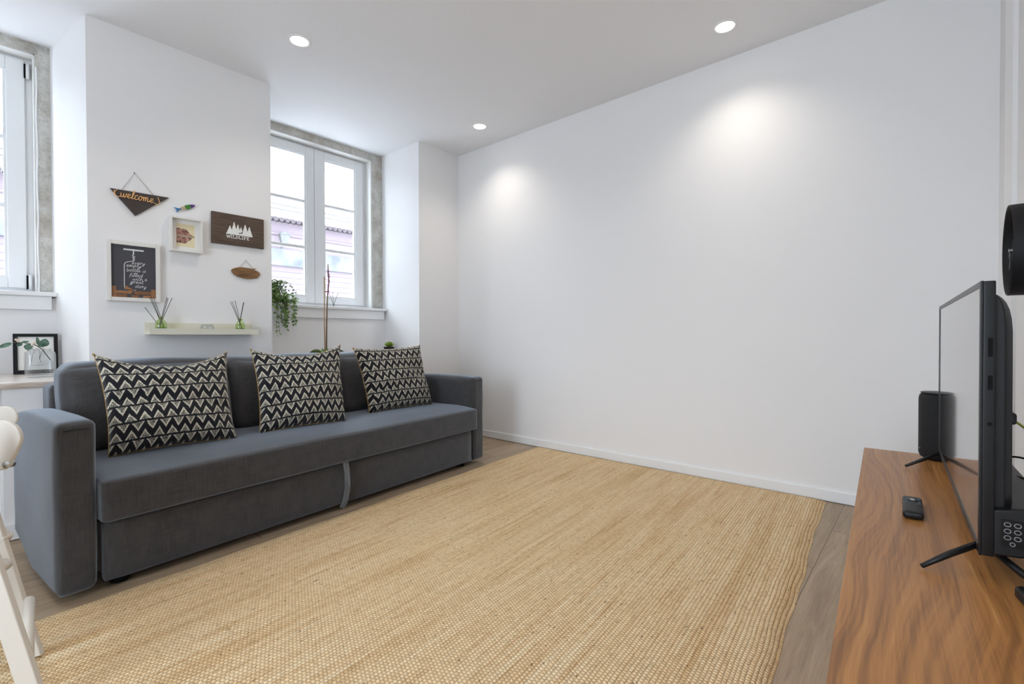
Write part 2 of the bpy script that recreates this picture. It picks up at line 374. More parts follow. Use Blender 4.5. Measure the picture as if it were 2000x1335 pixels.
struct('wall_left_bench', bm, M['wall'])
# ledge slabs
bm = BX(-0.51, 0.031, YP2-0.0, YP3, 0.675, 0.70); struct('trim_1', bm, M['marble'], bevel=0.003)
bm = bmesh.new(); prism(bm, [(-0.51, -3.9, 0.675), (0.285, -3.6, 0.675), (0.285, YP1+0.002, 0.675), (0.002, YP1+0.002, 0.675), (-0.51, YP1-0.078, 0.675)], (0, 0, 0.026))
struct('trim_2', bm, M['marble'], bevel=0.003)
# stone surrounds
def surround(name, y0, y1, yo0, yo1):
    bm = bmesh.new()
    def rough(x0, x1, a0, a1, z0, z1, cuts):
        b = bmesh.new(); box(b, x0, x1, a0, a1, z0, z1)
        bmesh.ops.subdivide_edges(b, edges=b.edges, cuts=cuts, use_grid_fill=True)
        for v in b.verts:
            n = noise.noise_vector(v.co*14); v.co += Vector((n.x*0.006, n.y*0.004, n.z*0.003))
        me = D.meshes.new('t'); b.to_mesh(me); b.free(); bm.from_mesh(me); D.meshes.remove(me)
    rough(-0.86, XS, y1, yo1, 1.13, H+0.03, 12); rough(-0.86, XS, yo0, y0, 1.13, H+0.03, 12); rough(-0.86, XS, y0-0.01, y1+0.01, 2.535, H+0.03, 10)
    struct(name, bm, M['stone'], smooth=True)
    bm = bmesh.new(); box(bm, -0.70, XS-0.012, y1-0.006, y1+0.004, 1.16, 2.528); box(bm, -0.70, XS-0.012, y0-0.004, y0+0.006, 1.16, 2.528); box(bm, -0.70, XS-0.012, y0+0.006, y1-0.006, 2.528, 2.54)
    struct({'trim_3': 'trim_6', 'trim_4': 'trim_7'}[name], bm, M['plaster'])
surround('trim_3', -1.585, -0.575, YP2, YP3+0.004)
surround('trim_4', -3.80, -2.79, -3.90, YP1-0.078)
# plaster bead along the inner stone edge
bm = bmesh.new(); tube(bm, [(XS+0.002, -2.786+0.002*math.sin(k*1.7), 1.16+k*0.1) for k in range(14)], 0.004, 6); struct('trim_5', bm, M['trim'])

# ------------------------------------------------------------------ windows
def window(name, y0, y1):
    """y1 = right jamb; frame plane x=-0.66"""
    root = D.objects.new(name, None); COL.objects.link(root); root['kind'] = 'structure'; root.location = (0, 0, 0)
    zb, zt = 1.165, 2.535
    fr = bmesh.new(); xf0, xf1 = -0.72, -0.66
    box(fr, xf0, xf1, y1-0.038, y1+0.01, zb, zt); box(fr, xf0, xf1, y0-0.01, y0+0.038, zb, zt); box(fr, xf0, xf1-0.001, y0+0.038, y1-0.038, 2.51, zt+0.01); box(fr, xf0, xf1-0.001, y0+0.038, y1-0.038, zb-0.02, zb+0.03)
    fo = obj('window_frame', fr, M['pvc'], root, bevel=0.003)
    ym = (y0+y1)/2
    for a, b in ((ym+0.001, y1-0.036), (y0+0.036, ym-0.001)):
        s = bmesh.new(); x0, x1 = -0.70, -0.645; st = 0.088; z0, z1 = 1.19, 2.515
        gi = 0.078
        ga, gb = (a+0.088, b-gi) if a > ym else (a+gi, b-0.072)
        box(s, x0, x1, a, ga, z0, z1); box(s, x0, x1, gb, b, z0, z1); box(s, x0, x1, ga, gb, z0, 1.245); box(s, x0, x1, ga, gb, 2.445, z1)
        so = obj('sash', s, M['pvc'], root, bevel=0.004)
        bd = bmesh.new()
        for q in ((ga, ga+0.012, 1.245, 2.445), (gb-0.012, gb, 1.245, 2.445), (ga+0.012, gb-0.012, 1.245, 1.257), (ga+0.012, gb-0.012, 2.433, 2.445)): box(bd, -0.675, -0.652, *q)
        obj('glazing_bead', bd, M['pvc'], so)
        g = bmesh.new(); v = [g.verts.new(p) for p in ((-0.676, ga, 1.245), (-0.676, gb, 1.245), (-0.676, gb, 2.445), (-0.676, ga, 2.445))]; g.faces.new(v)
        obj('glass_pane', g, M['pane'], so)
        for zc in (2.052, 1.662):
            mb = BX(-0.690, -0.655, ga, gb, zc-0.013, zc+0.013); obj('muntin', mb, M['pvc'], so, bevel=0.003)
        hs = b if a > ym else a; sg = 1 if a > ym else -1
        for zc in ((1.225, 2.455) if name == 'window_2' else ()):
            hb = bmesh.new(); tube(hb, [(-0.638, hs+sg*0.012, zc-0.045), (-0.638, hs+sg*0.012, zc+0.045)], 0.008, 12); obj('hinge', hb, M['pvc'], so, smooth=True)
            hc = BX(-0.650, -0.637, hs-0.004 if sg > 0 else hs, hs+0.004 if sg > 0 else hs+0.004, zc-0.04, zc+0.04); obj('hinge_gap', hc, M['dark'], so)
    hd = bmesh.new(); tube(hd, [(-0.645, ym+0.03, 1.72), (-0.600, ym+0.03, 1.72)], 0.008, 10); box(hd, -0.606, -0.592, ym+0.02, ym+0.04, 1.60, 1.73)
    if name == 'window_added': obj('window_handle', hd, M['pvc'], root, bevel=0.003)
    else: hd.free()
    return root
w1 = window('window_1', -1.585, -0.575); w2 = window('window_2', -3.80, -2.79)
def sill(par, y0, y1):
    o = obj('window_sill', BX(-0.665, -0.470, y0, y1, 1.137, 1.162), M['trim'], par, bevel=0.005)
    a = obj('sill_apron', BX(XW-0.005, -0.487, y0, y1-0.022, 1.060, 1.137), M['trim'], par, bevel=0.003)
sill(w1, YP2+0.036, YP3-0.002); sill(w2, -3.87, -2.715)

def added_rear_glazing():  # unseen rear glazing, added to let fill daylight into the room
    root = D.objects.new('window_added', None); COL.objects.link(root); root['kind'] = 'structure'
    for k in range(2):
        x0 = 1.9+k*0.65; x1 = x0+0.65; b = bmesh.new()
        for q in ((x0, x0+0.06, 0.10, 2.25), (x1-0.06, x1, 0.10, 2.25), (x0+0.06, x1-0.06, 0.10, 0.18), (x0+0.06, x1-0.06, 2.17, 2.25)): box(b, q[0], q[1], RY0-0.09, RY0-0.03, q[2], q[3])
        so = obj('sash', b, M['pvc'], root, bevel=0.003)
        g = bmesh.new(); g.faces.new([g.verts.new(p) for p in ((x0+.06, RY0-.06, .18), (x1-.06, RY0-.06, .18), (x1-.06, RY0-.06, 2.17), (x0+.06, RY0-.06, 2.17))]); obj('glass_pane', g, M['pane'], so)
added_rear_glazing()

# ------------------------------------------------------------------ baseboards
struct('baseboard_back', BX(0, 3.59, -0.012, 0.0, 0.004, 0.062), M['trim'], bevel=0.002)
bm = bmesh.new(); box(bm, 0.27, 0.282, -2.97, YP1, 0.004, 0.075); box(bm, 0, 0.012, YP1, 0, 0.004, 0.075)
struct('baseboard_left', bm, M['trim'], bevel=0.002)
bm = bmesh.new(); prism(bm, [(rwx(-0.25)-0.012, -0.25, 0.004), (rwx(RY0)-0.012, RY0, 0.004), (rwx(RY0), RY0, 0.004), (rwx(-0.25), -0.25, 0.004)], (0, 0, 0.06))
struct('baseboard_right', bm, M['trim'])

# ------------------------------------------------------------------ outside, across the street
def outside():
    pink = mat('pink_render', (0.405, 0.36, 0.38), 0.9); t = NT(pink); X = t.xyz(t.coord())
    cream = mat('cream_render', (0.42, 0.415, 0.40), 0.9); conc = mat('weathered_concrete', (0.8, 0.8, 0.8), 0.9)
    t2 = NT(conc); t2.col(t2.ramp(t2.noise(t2.coord(), 2.2, 5, 0.7), [(0.3, (0.24, 0.25, 0.26)), (0.6, (0.36, 0.36, 0.36))]))
    tile = mat('roof_tile', (0.23, 0.20, 0.21), 0.85); grey = mat('grey_metal', (0.30, 0.30, 0.30), 0.6)
    b = thing('opposite_building', 'pale pink building across the street seen through the windows', 'building', (-8.5, 0, 0))
    X0 = 0.0
    obj('facade', BX(-4, X0, -16, 18, -3, 3.70), pink, b)
    st = bmesh.new()
    for k in range(12): box(st, X0, X0+0.02, -16, 18, 1.0+k*0.135, 1.0+k*0.135+0.012)
    obj('siding_groove', st, mat('siding_shadow_gap', (0.37, 0.345, 0.35), 0.9), b)
    obj('concrete_band', BX(X0, X0+0.10, -16, 18, 2.62, 3.02), conc, b)
    obj('ledge_moulding', BX(X0, X0+0.05, -16, 18, 3.36, 3.40), pink, b)
    tm = bmesh.new()
    for k in range(240): tube(tm, [(X0+0.30, -14+k*0.135, 3.68), (X0-1.2, -14+k*0.135, 3.93)], 0.055, 8)
    obj('roof_tiles', tm, tile, b)
    obj('upper_wall', BX(-4, -1.2, -16, 18, 3.7, 4.05), cream, b)
    rl = bmesh.new()
    for z in (4.02, 4.13, 4.33): tube(rl, [(X0-0.1, -16, z), (X0-0.1, 18, z)], 0.018, 6)
    for k in range(9): tube(rl, [(X0-0.1, -15.53+k*4.0, 3.7), (X0-0.1, -15.53+k*4.0, 4.33)], 0.015, 6)
    obj('railing', rl, grey, b)
    l = thing('wall_lantern', 'grey glazed street lantern on the pale pink facade across the street', 'lantern', (-8.25, 2.0, 3.05))
    lb = bmesh.new(); lathe(lb, [(0.08, 0.08), (0.13, 0.26), (0.15, 0.28), (0.05, 0.36)], 6); obj('lantern_housing', lb, grey, l)
    lb = bmesh.new(); tube(lb, [(0, 0, 0.08), (-0.12, 0, 0.0), (-0.16, 0, 0.0)], 0.02, 8); obj('bracket', lb, grey, l)
    gr = mat('street_paving', (0.88, 0.88, 0.88), 0.9); o = struct('floor_street', BX(-8.5, -0.9, -16, 18, -3.1, -3.0), gr)
outside()

# ------------------------------------------------------------------ downlights
def downlight(x, y, label, group='round recessed ceiling downlights'):
    t = thing('downlight', label, 'ceiling light', (x, y, H), 0, group)
    b = bmesh.new(); lathe(b, [(0.048, 0.0), (0.050, -0.006), (0.062, -0.005), (0.064, 0.002), (0.064, 0.01), (0.048, 0.01)], 40); obj('trim_ring', b, M['trim'], t, smooth=True)
    b = bmesh.new(); lathe(b, [(0.0, -0.003), (0.048, -0.003), (0.048, 0.004), (0, 0.004)], 40); obj('lamp_lens', b, M['lamp'], t)
    l = D.lights.new('lamp_light', 'SPOT'); l.energy = SPOT_W; l.color = (1.0, 0.92, 0.82); l.spot_size = R(128); l.spot_blend = 1.0; l.shadow_soft_size = 0.045
    o = D.objects.new('lamp_light', l); COL.objects.link(o); o.parent = t; o.location = (0, 0, -0.012)
    return t
downlight(0.622, -1.80, 'lit round downlight above the sofa, nearest the windows')
downlight(2.495, -0.328, 'lit round downlight near the long blank wall, furthest right')
downlight(0.609, -0.329, 'lit round downlight closest to the far corner of the room')
for x, y in ((2.495, -1.80), (0.62, -3.27), (2.495, -3.27), (0.62, -4.74), (2.495, -4.74)):  # unseen lamps continuing the ceiling grid, added as fill light
    downlight(x, y, 'added round ceiling downlight for fill light, outside the view', 'added fill downlights outside the view')

# ------------------------------------------------------------------ rug
def rug():
    bm = bmesh.new(); uvl = bm.loops.layers.uv.new('UVMap'); nx, ny = 60, 110
    def rx(k, v):  # right edge wander
        return 0.003*math.sin(v*9+k)+0.002*math.sin(v*23+k*2)
    TL, TR, BL, BR = Vector((0.945, -0.02)), Vector((2.925, -0.014)), Vector((1.245, -3.30)), Vector((3.165, -3.28))
    g = []
    for j in range(ny+1):
        v = j/ny; row = []
        for i in range(nx+1):
            u = i/nx
            p = (TL*(1-u)+TR*u)*(1-v) + (BL*(1-u)+BR*u)*v
            e = 0.018*math.sin(math.pi*v)*(u**3)*-0.3 + rx(0, v*3)*max(0, (abs(u-0.5)*2-0.8)*5)
            if i == nx: e += 0.004*math.sin(v*22)*math.exp(-((v-0.5)*3)**2)
            y = p.y + (0.005*math.sin(u*20) if j in (0, ny) else 0)
            y = min(y, -0.0135)
            rise = 0.0 if (i in (0, nx) or j in (0, ny)) else 0.012
            z = 0.001 + rise + 0.002*noise.noise(Vector((u*9, v*14, 0)))*(1 if rise else 0)
            row.append((bm.verts.new((p.x+e, y, z)), (u*1.98, v*3.28)))
        g.append(row)
    for j in range(ny):
        for i in range(nx):
            q = (g[j][i], g[j+1][i], g[j+1][i+1], g[j][i+1]); f = bm.faces.new([a[0] for a in q])
            for lp, a in zip(f.loops, q): lp[uvl].uv = a[1]
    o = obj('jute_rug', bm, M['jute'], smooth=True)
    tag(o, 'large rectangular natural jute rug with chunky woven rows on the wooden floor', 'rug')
rug()

# ------------------------------------------------------------------ sofa (local x = along, y = depth towards the wall)
SA = Vector((1.169, -2.886, 0)); SU = Vector((-0.10464, 0.99451, 0)); SN = Vector((-0.99451, -0.10464, 0))
def sofa():
    # local frame: X along SU, Y along SN
    t = thing('sofa', 'long charcoal grey fabric sofa bed under the wall pictures', 'sofa', SA, math.atan2(SU.y, SU.x))
    S = M['sofa']
    def arm(x0, x1, flip):
        b = soft(x0, x1, 0.0, 0.64, 0.03, 0.612, 0.020, (0.004, 0.003, 0.010), 16, 0.003, x0)
        for v in b.verts:     # back and bottom edges tuck in
            if v.co.y > 0.35 and v.co.z < 0.30:
                k = (v.co.y-0.35)/0.29*(0.30-v.co.z)/0.27; v.co.z += 0.09*k
            if v.co.y > 0.45 and v.co.z > 0.5: v.co.z -= 0.02*((v.co.y-0.45)/0.19)**2
        o = obj('armrest', b, S, t, smooth=True)
        sm = bmesh.new()
        for xe in (x0+0.006, x1-0.006):
            tube(sm, [(xe, 0.02, 0.590), (xe, 0.30, 0.594), (xe, 0.58, 0.585)], 0.0022, 5)
        tube(sm, [(x0+0.02, -0.0008, 0.588), ((x0+x1)/2, -0.003, 0.590), (x1-0.02, -0.0008, 0.588)], 0.002, 5)
        obj('seam', sm, M['seam'], o, smooth=True)
    arm(0.0, 0.108, 1); arm(2.166, 2.274, -1)
    obj('base', BX(0.118, 2.156, 0.04, 0.84, 0.06, 0.25), S, t, bevel=0.01)
    obj('front_panel', soft(0.126, 1.118, 0.006, 0.05, 0.032, 0.245, 0.010, (0, 0.004, 0), 8), S, t, smooth=True)
    obj('front_panel', soft(1.120, 2.150, 0.006, 0.05, 0.032, 0.245, 0.010, (0, 0.004, 0), 8), S, t, smooth=True)
    st = bmesh.new(); pts = [(1.105, -0.012, 0.258), (1.112, -0.018, 0.20), (1.116, -0.016, 0.12), (1.110, -0.004, 0.045), (1.098, 0.010, 0.012)]
    for i in range(4): beam(st, pts[i], pts[i+1], 0.028, 0.006, (1, -0.55, 0))
    obj('pull_strap', st, m_fabric('strap_weave', (0.37, 0.38, 0.39)), t, bevel=0.002)
    b = soft(0.112, 2.172, -0.028, 0.62, 0.252, 0.412, 0.014, (0.0, 0.004, 0.008), 34, 0.002, 3, 4)
    for v in b.verts:
        if v.co.z > 0.26 and v.co.y < 0.16: v.co.z -= 0.016*((0.16-v.co.y)/0.19)**2*(v.co.z-0.26)/0.152
    so = obj('seat_mattress', b, S, t, smooth=True)
    obj('back_frame', soft(0.13, 2.15, 0.72, 0.875, 0.10, 0.70, 0.03, (0, 0, 0), 10), S, t, smooth=True)
    for i, (a, c) in enumerate(((0.135, 0.800), (0.802, 1.462), (1.464, 2.145))):
        b = soft(a, c, -0.085, 0.085, 0.0, 0.385, 0.055, (0.004, 0.035, 0.012), 22, 0.010, i*3+1, 6)
        for v in b.verts:
            v.co.z += 0.402; k = (v.co.z-0.40)/0.38; v.co.y += 0.56 + 0.10*k
        obj('back_cushion', b, S, t, smooth=True)
    for x, y in ((0.185, 0.07), (2.10, 0.07), (0.185, 0.78), (2.10, 0.78), (1.14, 0.45)):
        b = bmesh.new(); lathe(b, [(0.026, 0.0), (0.030, 0.004), (0.032, 0.065), (0, 0.065)], 20, (x, y, 0)); obj('foot', b, M['dark'], t, smooth=False)
sofa()

def SW(s, d, z): p = SA + SU*s + SN*d; return Vector((p.x, p.y, z))
def throw(name, label, BLs, BRs, TLs, TRs, thick, seed, sag=0.05):
    BL, BR, TL, TR = (SW(*q) for q in (BLs, BRs, TLs, TRs))
    c = (BL+BR)/2
    t = thing('throw_pillow', label, 'pillow', c, 0, 'black and cream zigzag throw pillows')
    n = 36; bm = bmesh.new(); uvl = bm.loops.layers.uv.new('UVMap'); rnd = random.Random(seed)
    nrm = (BR-BL).cross(TL-BL).normalized()
    if nrm.dot(SN) > 0: nrm = -nrm
    def pos(u, v, side):
        a, b = 2*u-1, 2*v-1
        # edges curve inwards between pointed corners
        uu = 0.5 + (u-0.5)*(1-0.065*(1-b*b)); top = sag if v > 0.5 else 0.028
        vv = 0.5 + (v-0.5)*(1-2*top*(1-a*a)*(abs(b)**1.5))
        P = (BL*(1-uu)+BR*uu)*(1-vv) + (TL*(1-uu)+TR*uu)*vv
        th = thick*(max(0, (1-a**2)*(1-b**2)))**0.42*(1.0-0.30*b)
        w = noise.noise(Vector((u*4.2, v*5.5, seed)))*0.013 + noise.noise(Vector((u*5+v*3, v*15-u*4, seed)))*0.007 + 0.014*math.sin((v*9+u*2.2)+seed)*(math.exp(-((u-0.98)/0.2)**2)+math.exp(-((u-0.02)/0.16)**2))*math.exp(-((v-0.5)/0.3)**2)
        fold = -0.022*math.exp(-((v-(0.42+0.10*math.sin(u*3+seed)))/0.03)**2)*(math.exp(-((u-0.15)/0.22)**2)+0.8*math.exp(-((u-0.95)/0.14)**2))
        e = max(0, 1-max(abs(a), abs(b))**8)
        return P + nrm*(th*side*0.55 + (w+fold)*e*side) + nrm*0.03*0 - c
    V = {}
    for s in (1, -1):
        for i in range(n+1):
            for j in range(n+1):
                bd = i in (0, n) or j in (0, n)
                if s == -1 and bd: V[(s, i, j)] = V[(1, i, j)]; continue
                V[(s, i, j)] = bm.verts.new(pos(i/n, j/n, s))
    for s in (1, -1):
        for i in range(n):
            for j in range(n):
                ij = [(i, j), (i+1, j), (i+1, j+1), (i, j+1)]
                if s == -1: ij = ij[::-1]
                f = bm.faces.new([V[(s, a, b)] for a, b in ij])
                for lp, (a, b) in zip(f.loops, ij): lp[uvl].uv = (a/n, b/n)
    obj('cover', bm, M['pillow'], t, smooth=True)
    pp = bmesh.new(); pts = [pos(k/n, 0, 1) for k in range(n+1)]+[pos(1, k/n, 1) for k in range(1, n+1)]+[pos(1-k/n, 1, 1) for k in range(1, n+1)]+[pos(0, 1-k/n, 1) for k in range(1, n)]
    pts = [p - nrm*0.004 for p in pts]
    tube(pp, pts+[pts[0]], 0.0022, 6); obj('piping', pp, M['piping'], t, smooth=True)
    for p, dr in ((pos(0, 1, 1), -1), (pos(1, 1, 1), 1), (pos(1, 0, 1), 1)):
        k = bmesh.new(); lathe(k, [(0, -0.005), (0.004, -0.003), (0.005, 0.001), (0.003, 0.006), (0, 0.007)], 8, p-nrm*0.006); obj('corner_tuft', k, M['piping'], t, smooth=True)
throw('a', 'largest looking zigzag pillow, leftmost on the grey sofa', (0.219, 0.30, 0.418), (0.690, 0.25, 0.418), (0.213, 0.45, 0.830), (0.708, 0.38, 0.826), 0.14, 1.0, 0.15)
throw('b', 'zigzag pillow in the middle of the sofa with a dented top edge', (0.813, 0.27, 0.418), (1.272, 0.21, 0.418), (0.86, 0.45, 0.836), (1.344, 0.36, 0.850), 0.14, 2.3, 0.12)
throw('c', 'zigzag pillow at the right end of the sofa, in front of the succulent', (1.533, 0.329, 0.418), (2.05, 0.294, 0.418), (1.505, 0.45, 0.828), (2.02, 0.38, 0.838), 0.13, 4.1, 0.04)

# ------------------------------------------------------------------ stroke lettering
G = {  # simple handwritten letters, unit x-height; (advance, [polylines])
 'w': (1.15, [[(0, .9), (.12, .15), (.3, 0), (.48, .25), (.52, .85), (.6, .15), (.78, 0), (.95, .3), (1.0, .9), (1.15, .8)]]),
 'e': (.8, [[(0, .2), (.35, .45), (.55, .75), (.4, .98), (.18, .8), (.14, .35), (.32, .02), (.6, .1), (.8, .3)]]),
 'l': (.55, [[(0, .1), (.25, .7), (.42, 1.7), (.3, 1.95), (.17, 1.6), (.17, .4), (.3, .02), (.55, .2)]]),
 'c': (.75, [[(.6, .85), (.4, 1.0), (.15, .75), (.12, .3), (.32, .02), (.6, .1), (.75, .3)]]),
 'o': (.85, [[(.4, 1.0), (.15, .8), (.12, .3), (.35, .0), (.6, .25), (.62, .7), (.4, 1.0), (.6, .85), (.85, .9)]]),
 'm': (1.3, [[(0, .6), (.12, .95), (.16, 0), (.2, .6), (.4, .98), (.5, .7), (.5, 0), (.56, .6), (.78, .98), (.9, .7), (.9, .15), (1.05, .0), (1.3, .3)]]),
 'v': (.8, [[(0, .9), (.15, .8), (.32, 0), (.6, .8), (.8, .95)]]),
 'r': (.65, [[(0, .7), (.12, .95), (.18, 0), (.22, .6), (.42, .97), (.65, .85)]]),
 'y': (.8, [[(0, .9), (.1, .3), (.3, .05), (.52, .4)], [(.58, .95), (.5, -.1), (.3, -.75), (.1, -.6), (.3, -.2), (.8, .3)]]),
 'p': (.85, [[(0, .7), (.12, .95), (.12, -.8)], [(.14, .6), (.4, 1.0), (.62, .7), (.5, .1), (.16, .1)], [(.5, .1), (.85, .3)]]),
 't': (.6, [[(.2, 1.6), (.18, .3), (.34, .0), (.6, .25)], [(-.02, 1.1), (.46, 1.15)]]),
 'b': (.8, [[(.1, 1.8), (.12, .1), (.4, .0), (.62, .35), (.5, .8), (.16, .6)], [(.5, .8), (.8, .7)]]),
 'i': (.45, [[(.1, .9), (.14, .15), (.28, .0), (.45, .25)], [(.12, 1.35), (.13, 1.45)]]),
 's': (.6, [[(.5, .85), (.3, 1.0), (.12, .75), (.45, .35), (.35, .02), (.05, .1)]]),
 'f': (.55, [[(.55, 1.6), (.35, 1.8), (.22, 1.4), (.2, -.75)], [(0, .85), (.5, .9)]]),
 'd': (.85, [[(.6, .8), (.3, 1.0), (.12, .5), (.3, .02), (.6, .4), (.66, 1.8), (.64, .2), (.85, .15)]]),
 'h': (.8, [[(.1, 1.8), (.12, 0), (.16, .6), (.42, .98), (.58, .6), (.58, .1), (.8, .2)]]),
 'a': (.85, [[(.6, .85), (.35, 1.0), (.12, .6), (.2, .05), (.5, .15), (.62, .9), (.62, .15), (.85, .2)]]),
 'g': (.85, [[(.6, .85), (.35, 1.0), (.12, .6), (.25, .1), (.55, .3), (.62, .9), (.55, -.6), (.3, -.8), (.12, -.5), (.85, .2)]]),
 'n': (.85, [[(0, .7), (.12, .95), (.16, 0), (.2, .6), (.45, .98), (.6, .6), (.6, .1), (.85, .25)]]),
 'q': (.8, [[(.6, .85), (.3, 1), (.1, .5), (.3, .05), (.6, .4), (.62, -.8)]]),
}
def smooth_line(p, k=3):
    out = []
    for i in range(len(p)-1):
        p0, p1, p2, p3 = p[max(i-1, 0)], p[i], p[i+1], p[min(i+2, len(p)-1)]
        for j in range(k):
            t = j/k
            out.append(tuple(0.5*((2*p1[d]) + (-p0[d]+p2[d])*t + (2*p0[d]-5*p1[d]+4*p2[d]-p3[d])*t*t + (-p0[d]+3*p1[d]-3*p2[d]+p3[d])*t**3) for d in (0, 1)))
    out.append(p[-1]); return out
def script(bm, text, y, z, h, r, x, slope=0.0, sx=1.0, squash=1.0):
    cx = 0.0
    for ch in text:
        if ch == ' ': cx += 0.5; continue
        adv, ls = G[ch]
        for l in ls:
            pts = [(y + (cx+px+0.18*pz)*h*sx, z + pz*h*squash + (cx+px)*h*sx*slope) for px, pz in smooth_line(l)]
            tube(bm, [(x, a, b) for a, b in pts], r, 5)
        cx += adv
    return cx*h*sx
def ribbon(bm, pts, w, x, t=0.001):
    for a, b in zip(pts[:-1], pts[1:]): beam(bm, (x, *a), (x, *b), w, t, (0, -(b[1]-a[1]), b[0]-a[0]))

# ------------------------------------------------------------------ wall decorations (wall plane x = 0)
def wall_art():
    # welcome triangle
    t = thing('welcome_sign', 'dark triangular wooden welcome sign hung from a string', 'sign', (0, -2.443, 1.65))
    def P(p): return (p[0], p[1]+2.443, p[2]-1.65)
    b = bmesh.new(); prism(b, [P((0.003, -2.551, 1.706)), P((0.003, -2.285, 1.711)), P((0.003, -2.443, 1.577))], (0.010, 0, 0)); obj('board', b, M['plaque'], t, bevel=0.0015)
    b = bmesh.new(); x = 0.017
    w = script(b, 'welcome', -0.066, 0.018, 0.024, 0.0021, x, -0.03, 1.0)
    for pts in ([(-0.092, 0.048), (-0.085, 0.022), (-0.072, 0.016), (-0.064, 0.022)], [(0.086, 0.014), (0.10, 0.010), (0.112, 0.018), (0.104, 0.050)], [(-0.078, 0.054), (-0.092, 0.034), (-0.087, 0.020)]):
        tube(b, [(x, p, q) for p, q in smooth_line(pts)], 0.0021, 5)
    obj('lettering', b, M['orange'], t)
    b = bmesh.new(); tube(b, [P((0.006, -2.50, 1.708)), P((0.006, -2.4435, 1.813)), P((0.006, -2.36, 1.712))], 0.0012, 5); obj('string', b, M['cord'], t)
    b = bmesh.new(); lathe(b, [(0.003, -0.003), (0.003, 0.003), (0, 0.003)], 8, P((0.007, -2.4435, 1.813))); obj('nail', b, M['stem'], t)
    # fish magnet
    t = thing('fish_ornament', 'small painted fish with blue tail, green body and purple head above the white box frame', 'ornament', (0, -2.20, 1.672))
    ang = math.atan2(0.05, 0.11); ca, sa = math.cos(ang), math.sin(ang)
    def fish(pts2): return [(0.004, p*ca-q*sa, p*sa+q*ca) for p, q in pts2]
    parts = [('tail', [(-0.062, 0.017), (-0.040, 0.004), (-0.030, 0.004), (-0.030, -0.004), (-0.040, -0.004), (-0.060, -0.016), (-0.052, 0)], (0.20, 0.45, 0.68)),
             ('body', [(-0.030, 0.004), (-0.018, 0.010), (-0.004, 0.012), (-0.004, -0.012), (-0.018, -0.010), (-0.030, -0.004)], (0.80, 0.72, 0.60)),
             ('belly', [(-0.004, 0.012), (0.012, 0.013), (0.026, 0.011), (0.026, -0.011), (0.012, -0.013), (-0.004, -0.012)], (0.30, 0.55, 0.22)),
             ('head', [(0.026, 0.011), (0.040, 0.008), (0.054, 0.001), (0.040, -0.008), (0.026, -0.011)], (0.36, 0.20, 0.50))]
    for nm, pg, c in parts:
        b = bmesh.new(); prism(b, fish(pg), (0.008, 0, 0)); obj(nm, b, mat('fish_'+nm, c, 0.35), t, bevel=0.002)
    b = bmesh.new()
    for k in range(5): box(b, 0.0125, 0.0135, *(lambda p: (p[0]-0.0015, p[0]+0.0015, p[1]-0.002, p[1]+0.002))((ca*(-0.026+k*0.012)-sa*(0.003*(-1)**k), sa*(-0.026+k*0.012)+ca*0.003*(-1)**k)))
    obj('spots', b, M['dark'], t)
    # white box frame with photo
    t = thing('photo_frame', 'small deep white box frame holding a photo of a pink building by water', 'picture frame', (0, -2.205, 1.504))
    w, hh, dp, bw = 0.082, 0.101, 0.042, 0.011
    b = bmesh.new(); box(b, 0.001, dp, -w, -w+bw, -hh, hh); box(b, 0.001, dp, w-bw, w, -hh, hh); box(b, 0.001, dp, -w+bw, w-bw, hh-bw, hh); box(b, 0.001, dp, -w+bw, w-bw, -hh, -hh+bw)
    obj('frame', b, M['white'], t, bevel=0.001)
    obj('mount', BX(0.001, 0.012, -w+bw, w-bw, -hh+bw, hh-bw), M['mat'], t)
    ph = mat('riverside_photo', (0.6, 0.5, 0.45), 0.4); q = NT(ph); c = q.coord(); X = q.xyz(c)
    z = X[2]; refl = q.m('ABSOLUTE', q.m('ADD', z, 0.004))
    n = q.noise(q.mapping(c, (1, 60, 60)), 1.0, 4, 0.7)
    mask = q.m('LESS_THAN', q.m('ADD', refl, q.m('MULTIPLY', n, 0.02)), q.m('SUBTRACT', 0.052, q.m('MULTIPLY', q.m('MAXIMUM', X[1], 0.0), 1.0)))
    colb = q.ramp(n, [(0.35, (0.27, 0.20, 0.17)), (0.5, (0.62, 0.43, 0.38)), (0.68, (0.80, 0.64, 0.58))])
    s1 = q.mix(mask, (0.90, 0.85, 0.70), colb); band = q.m('LESS_THAN', refl, 0.006)
    q.col(q.mix(band, s1, (0.68, 0.60, 0.52)))
    obj('photo', BX(0.012, 0.0128, -0.046, 0.046, -0.067, 0.067), ph, t)
    # wildlife board
    t = thing('wildlife_sign', 'dark wooden plank sign with white fir trees and the word WILDLIFE', 'sign', (0, -1.915, 1.58))
    obj('board', BX(0.001, 0.020, -0.153, 0.153, -0.097, 0.097), M['darkwood'], t, bevel=0.002)
    b = bmesh.new(); x = 0.0202
    trees = [(-0.052, 0.020, 0.021), (-0.028, 0.046, 0.020), (-0.006, 0.034, 0.019), (0.012, 0.020, 0.017), (0.037, 0.040, 0.022), (0.062, 0.030, 0.019)]
    base = -0.030
    for k, (yc, top, hw) in enumerate(trees):
        pts = []; m_ = 4
        for i in range(m_):
            f0 = i/m_; f1 = (i+1)/m_
            pts.append((yc+hw*(0.12+f0*0.75), top-(top-base)*f0)); pts.append((yc+hw*f1*1.12, top-(top-base)*(f1-0.04)))
        left = [(2*yc-p, q) for p, q in pts][::-1]
        poly = [(yc, top+0.004)]+pts+left
        prism(b, [(x+0.00003*k, p, max(q, base)) for p, q in poly], (0.0006, 0, 0))
    box(b, x+0.0004, x+0.0010, -0.074, 0.080, base-0.001, base+0.006)
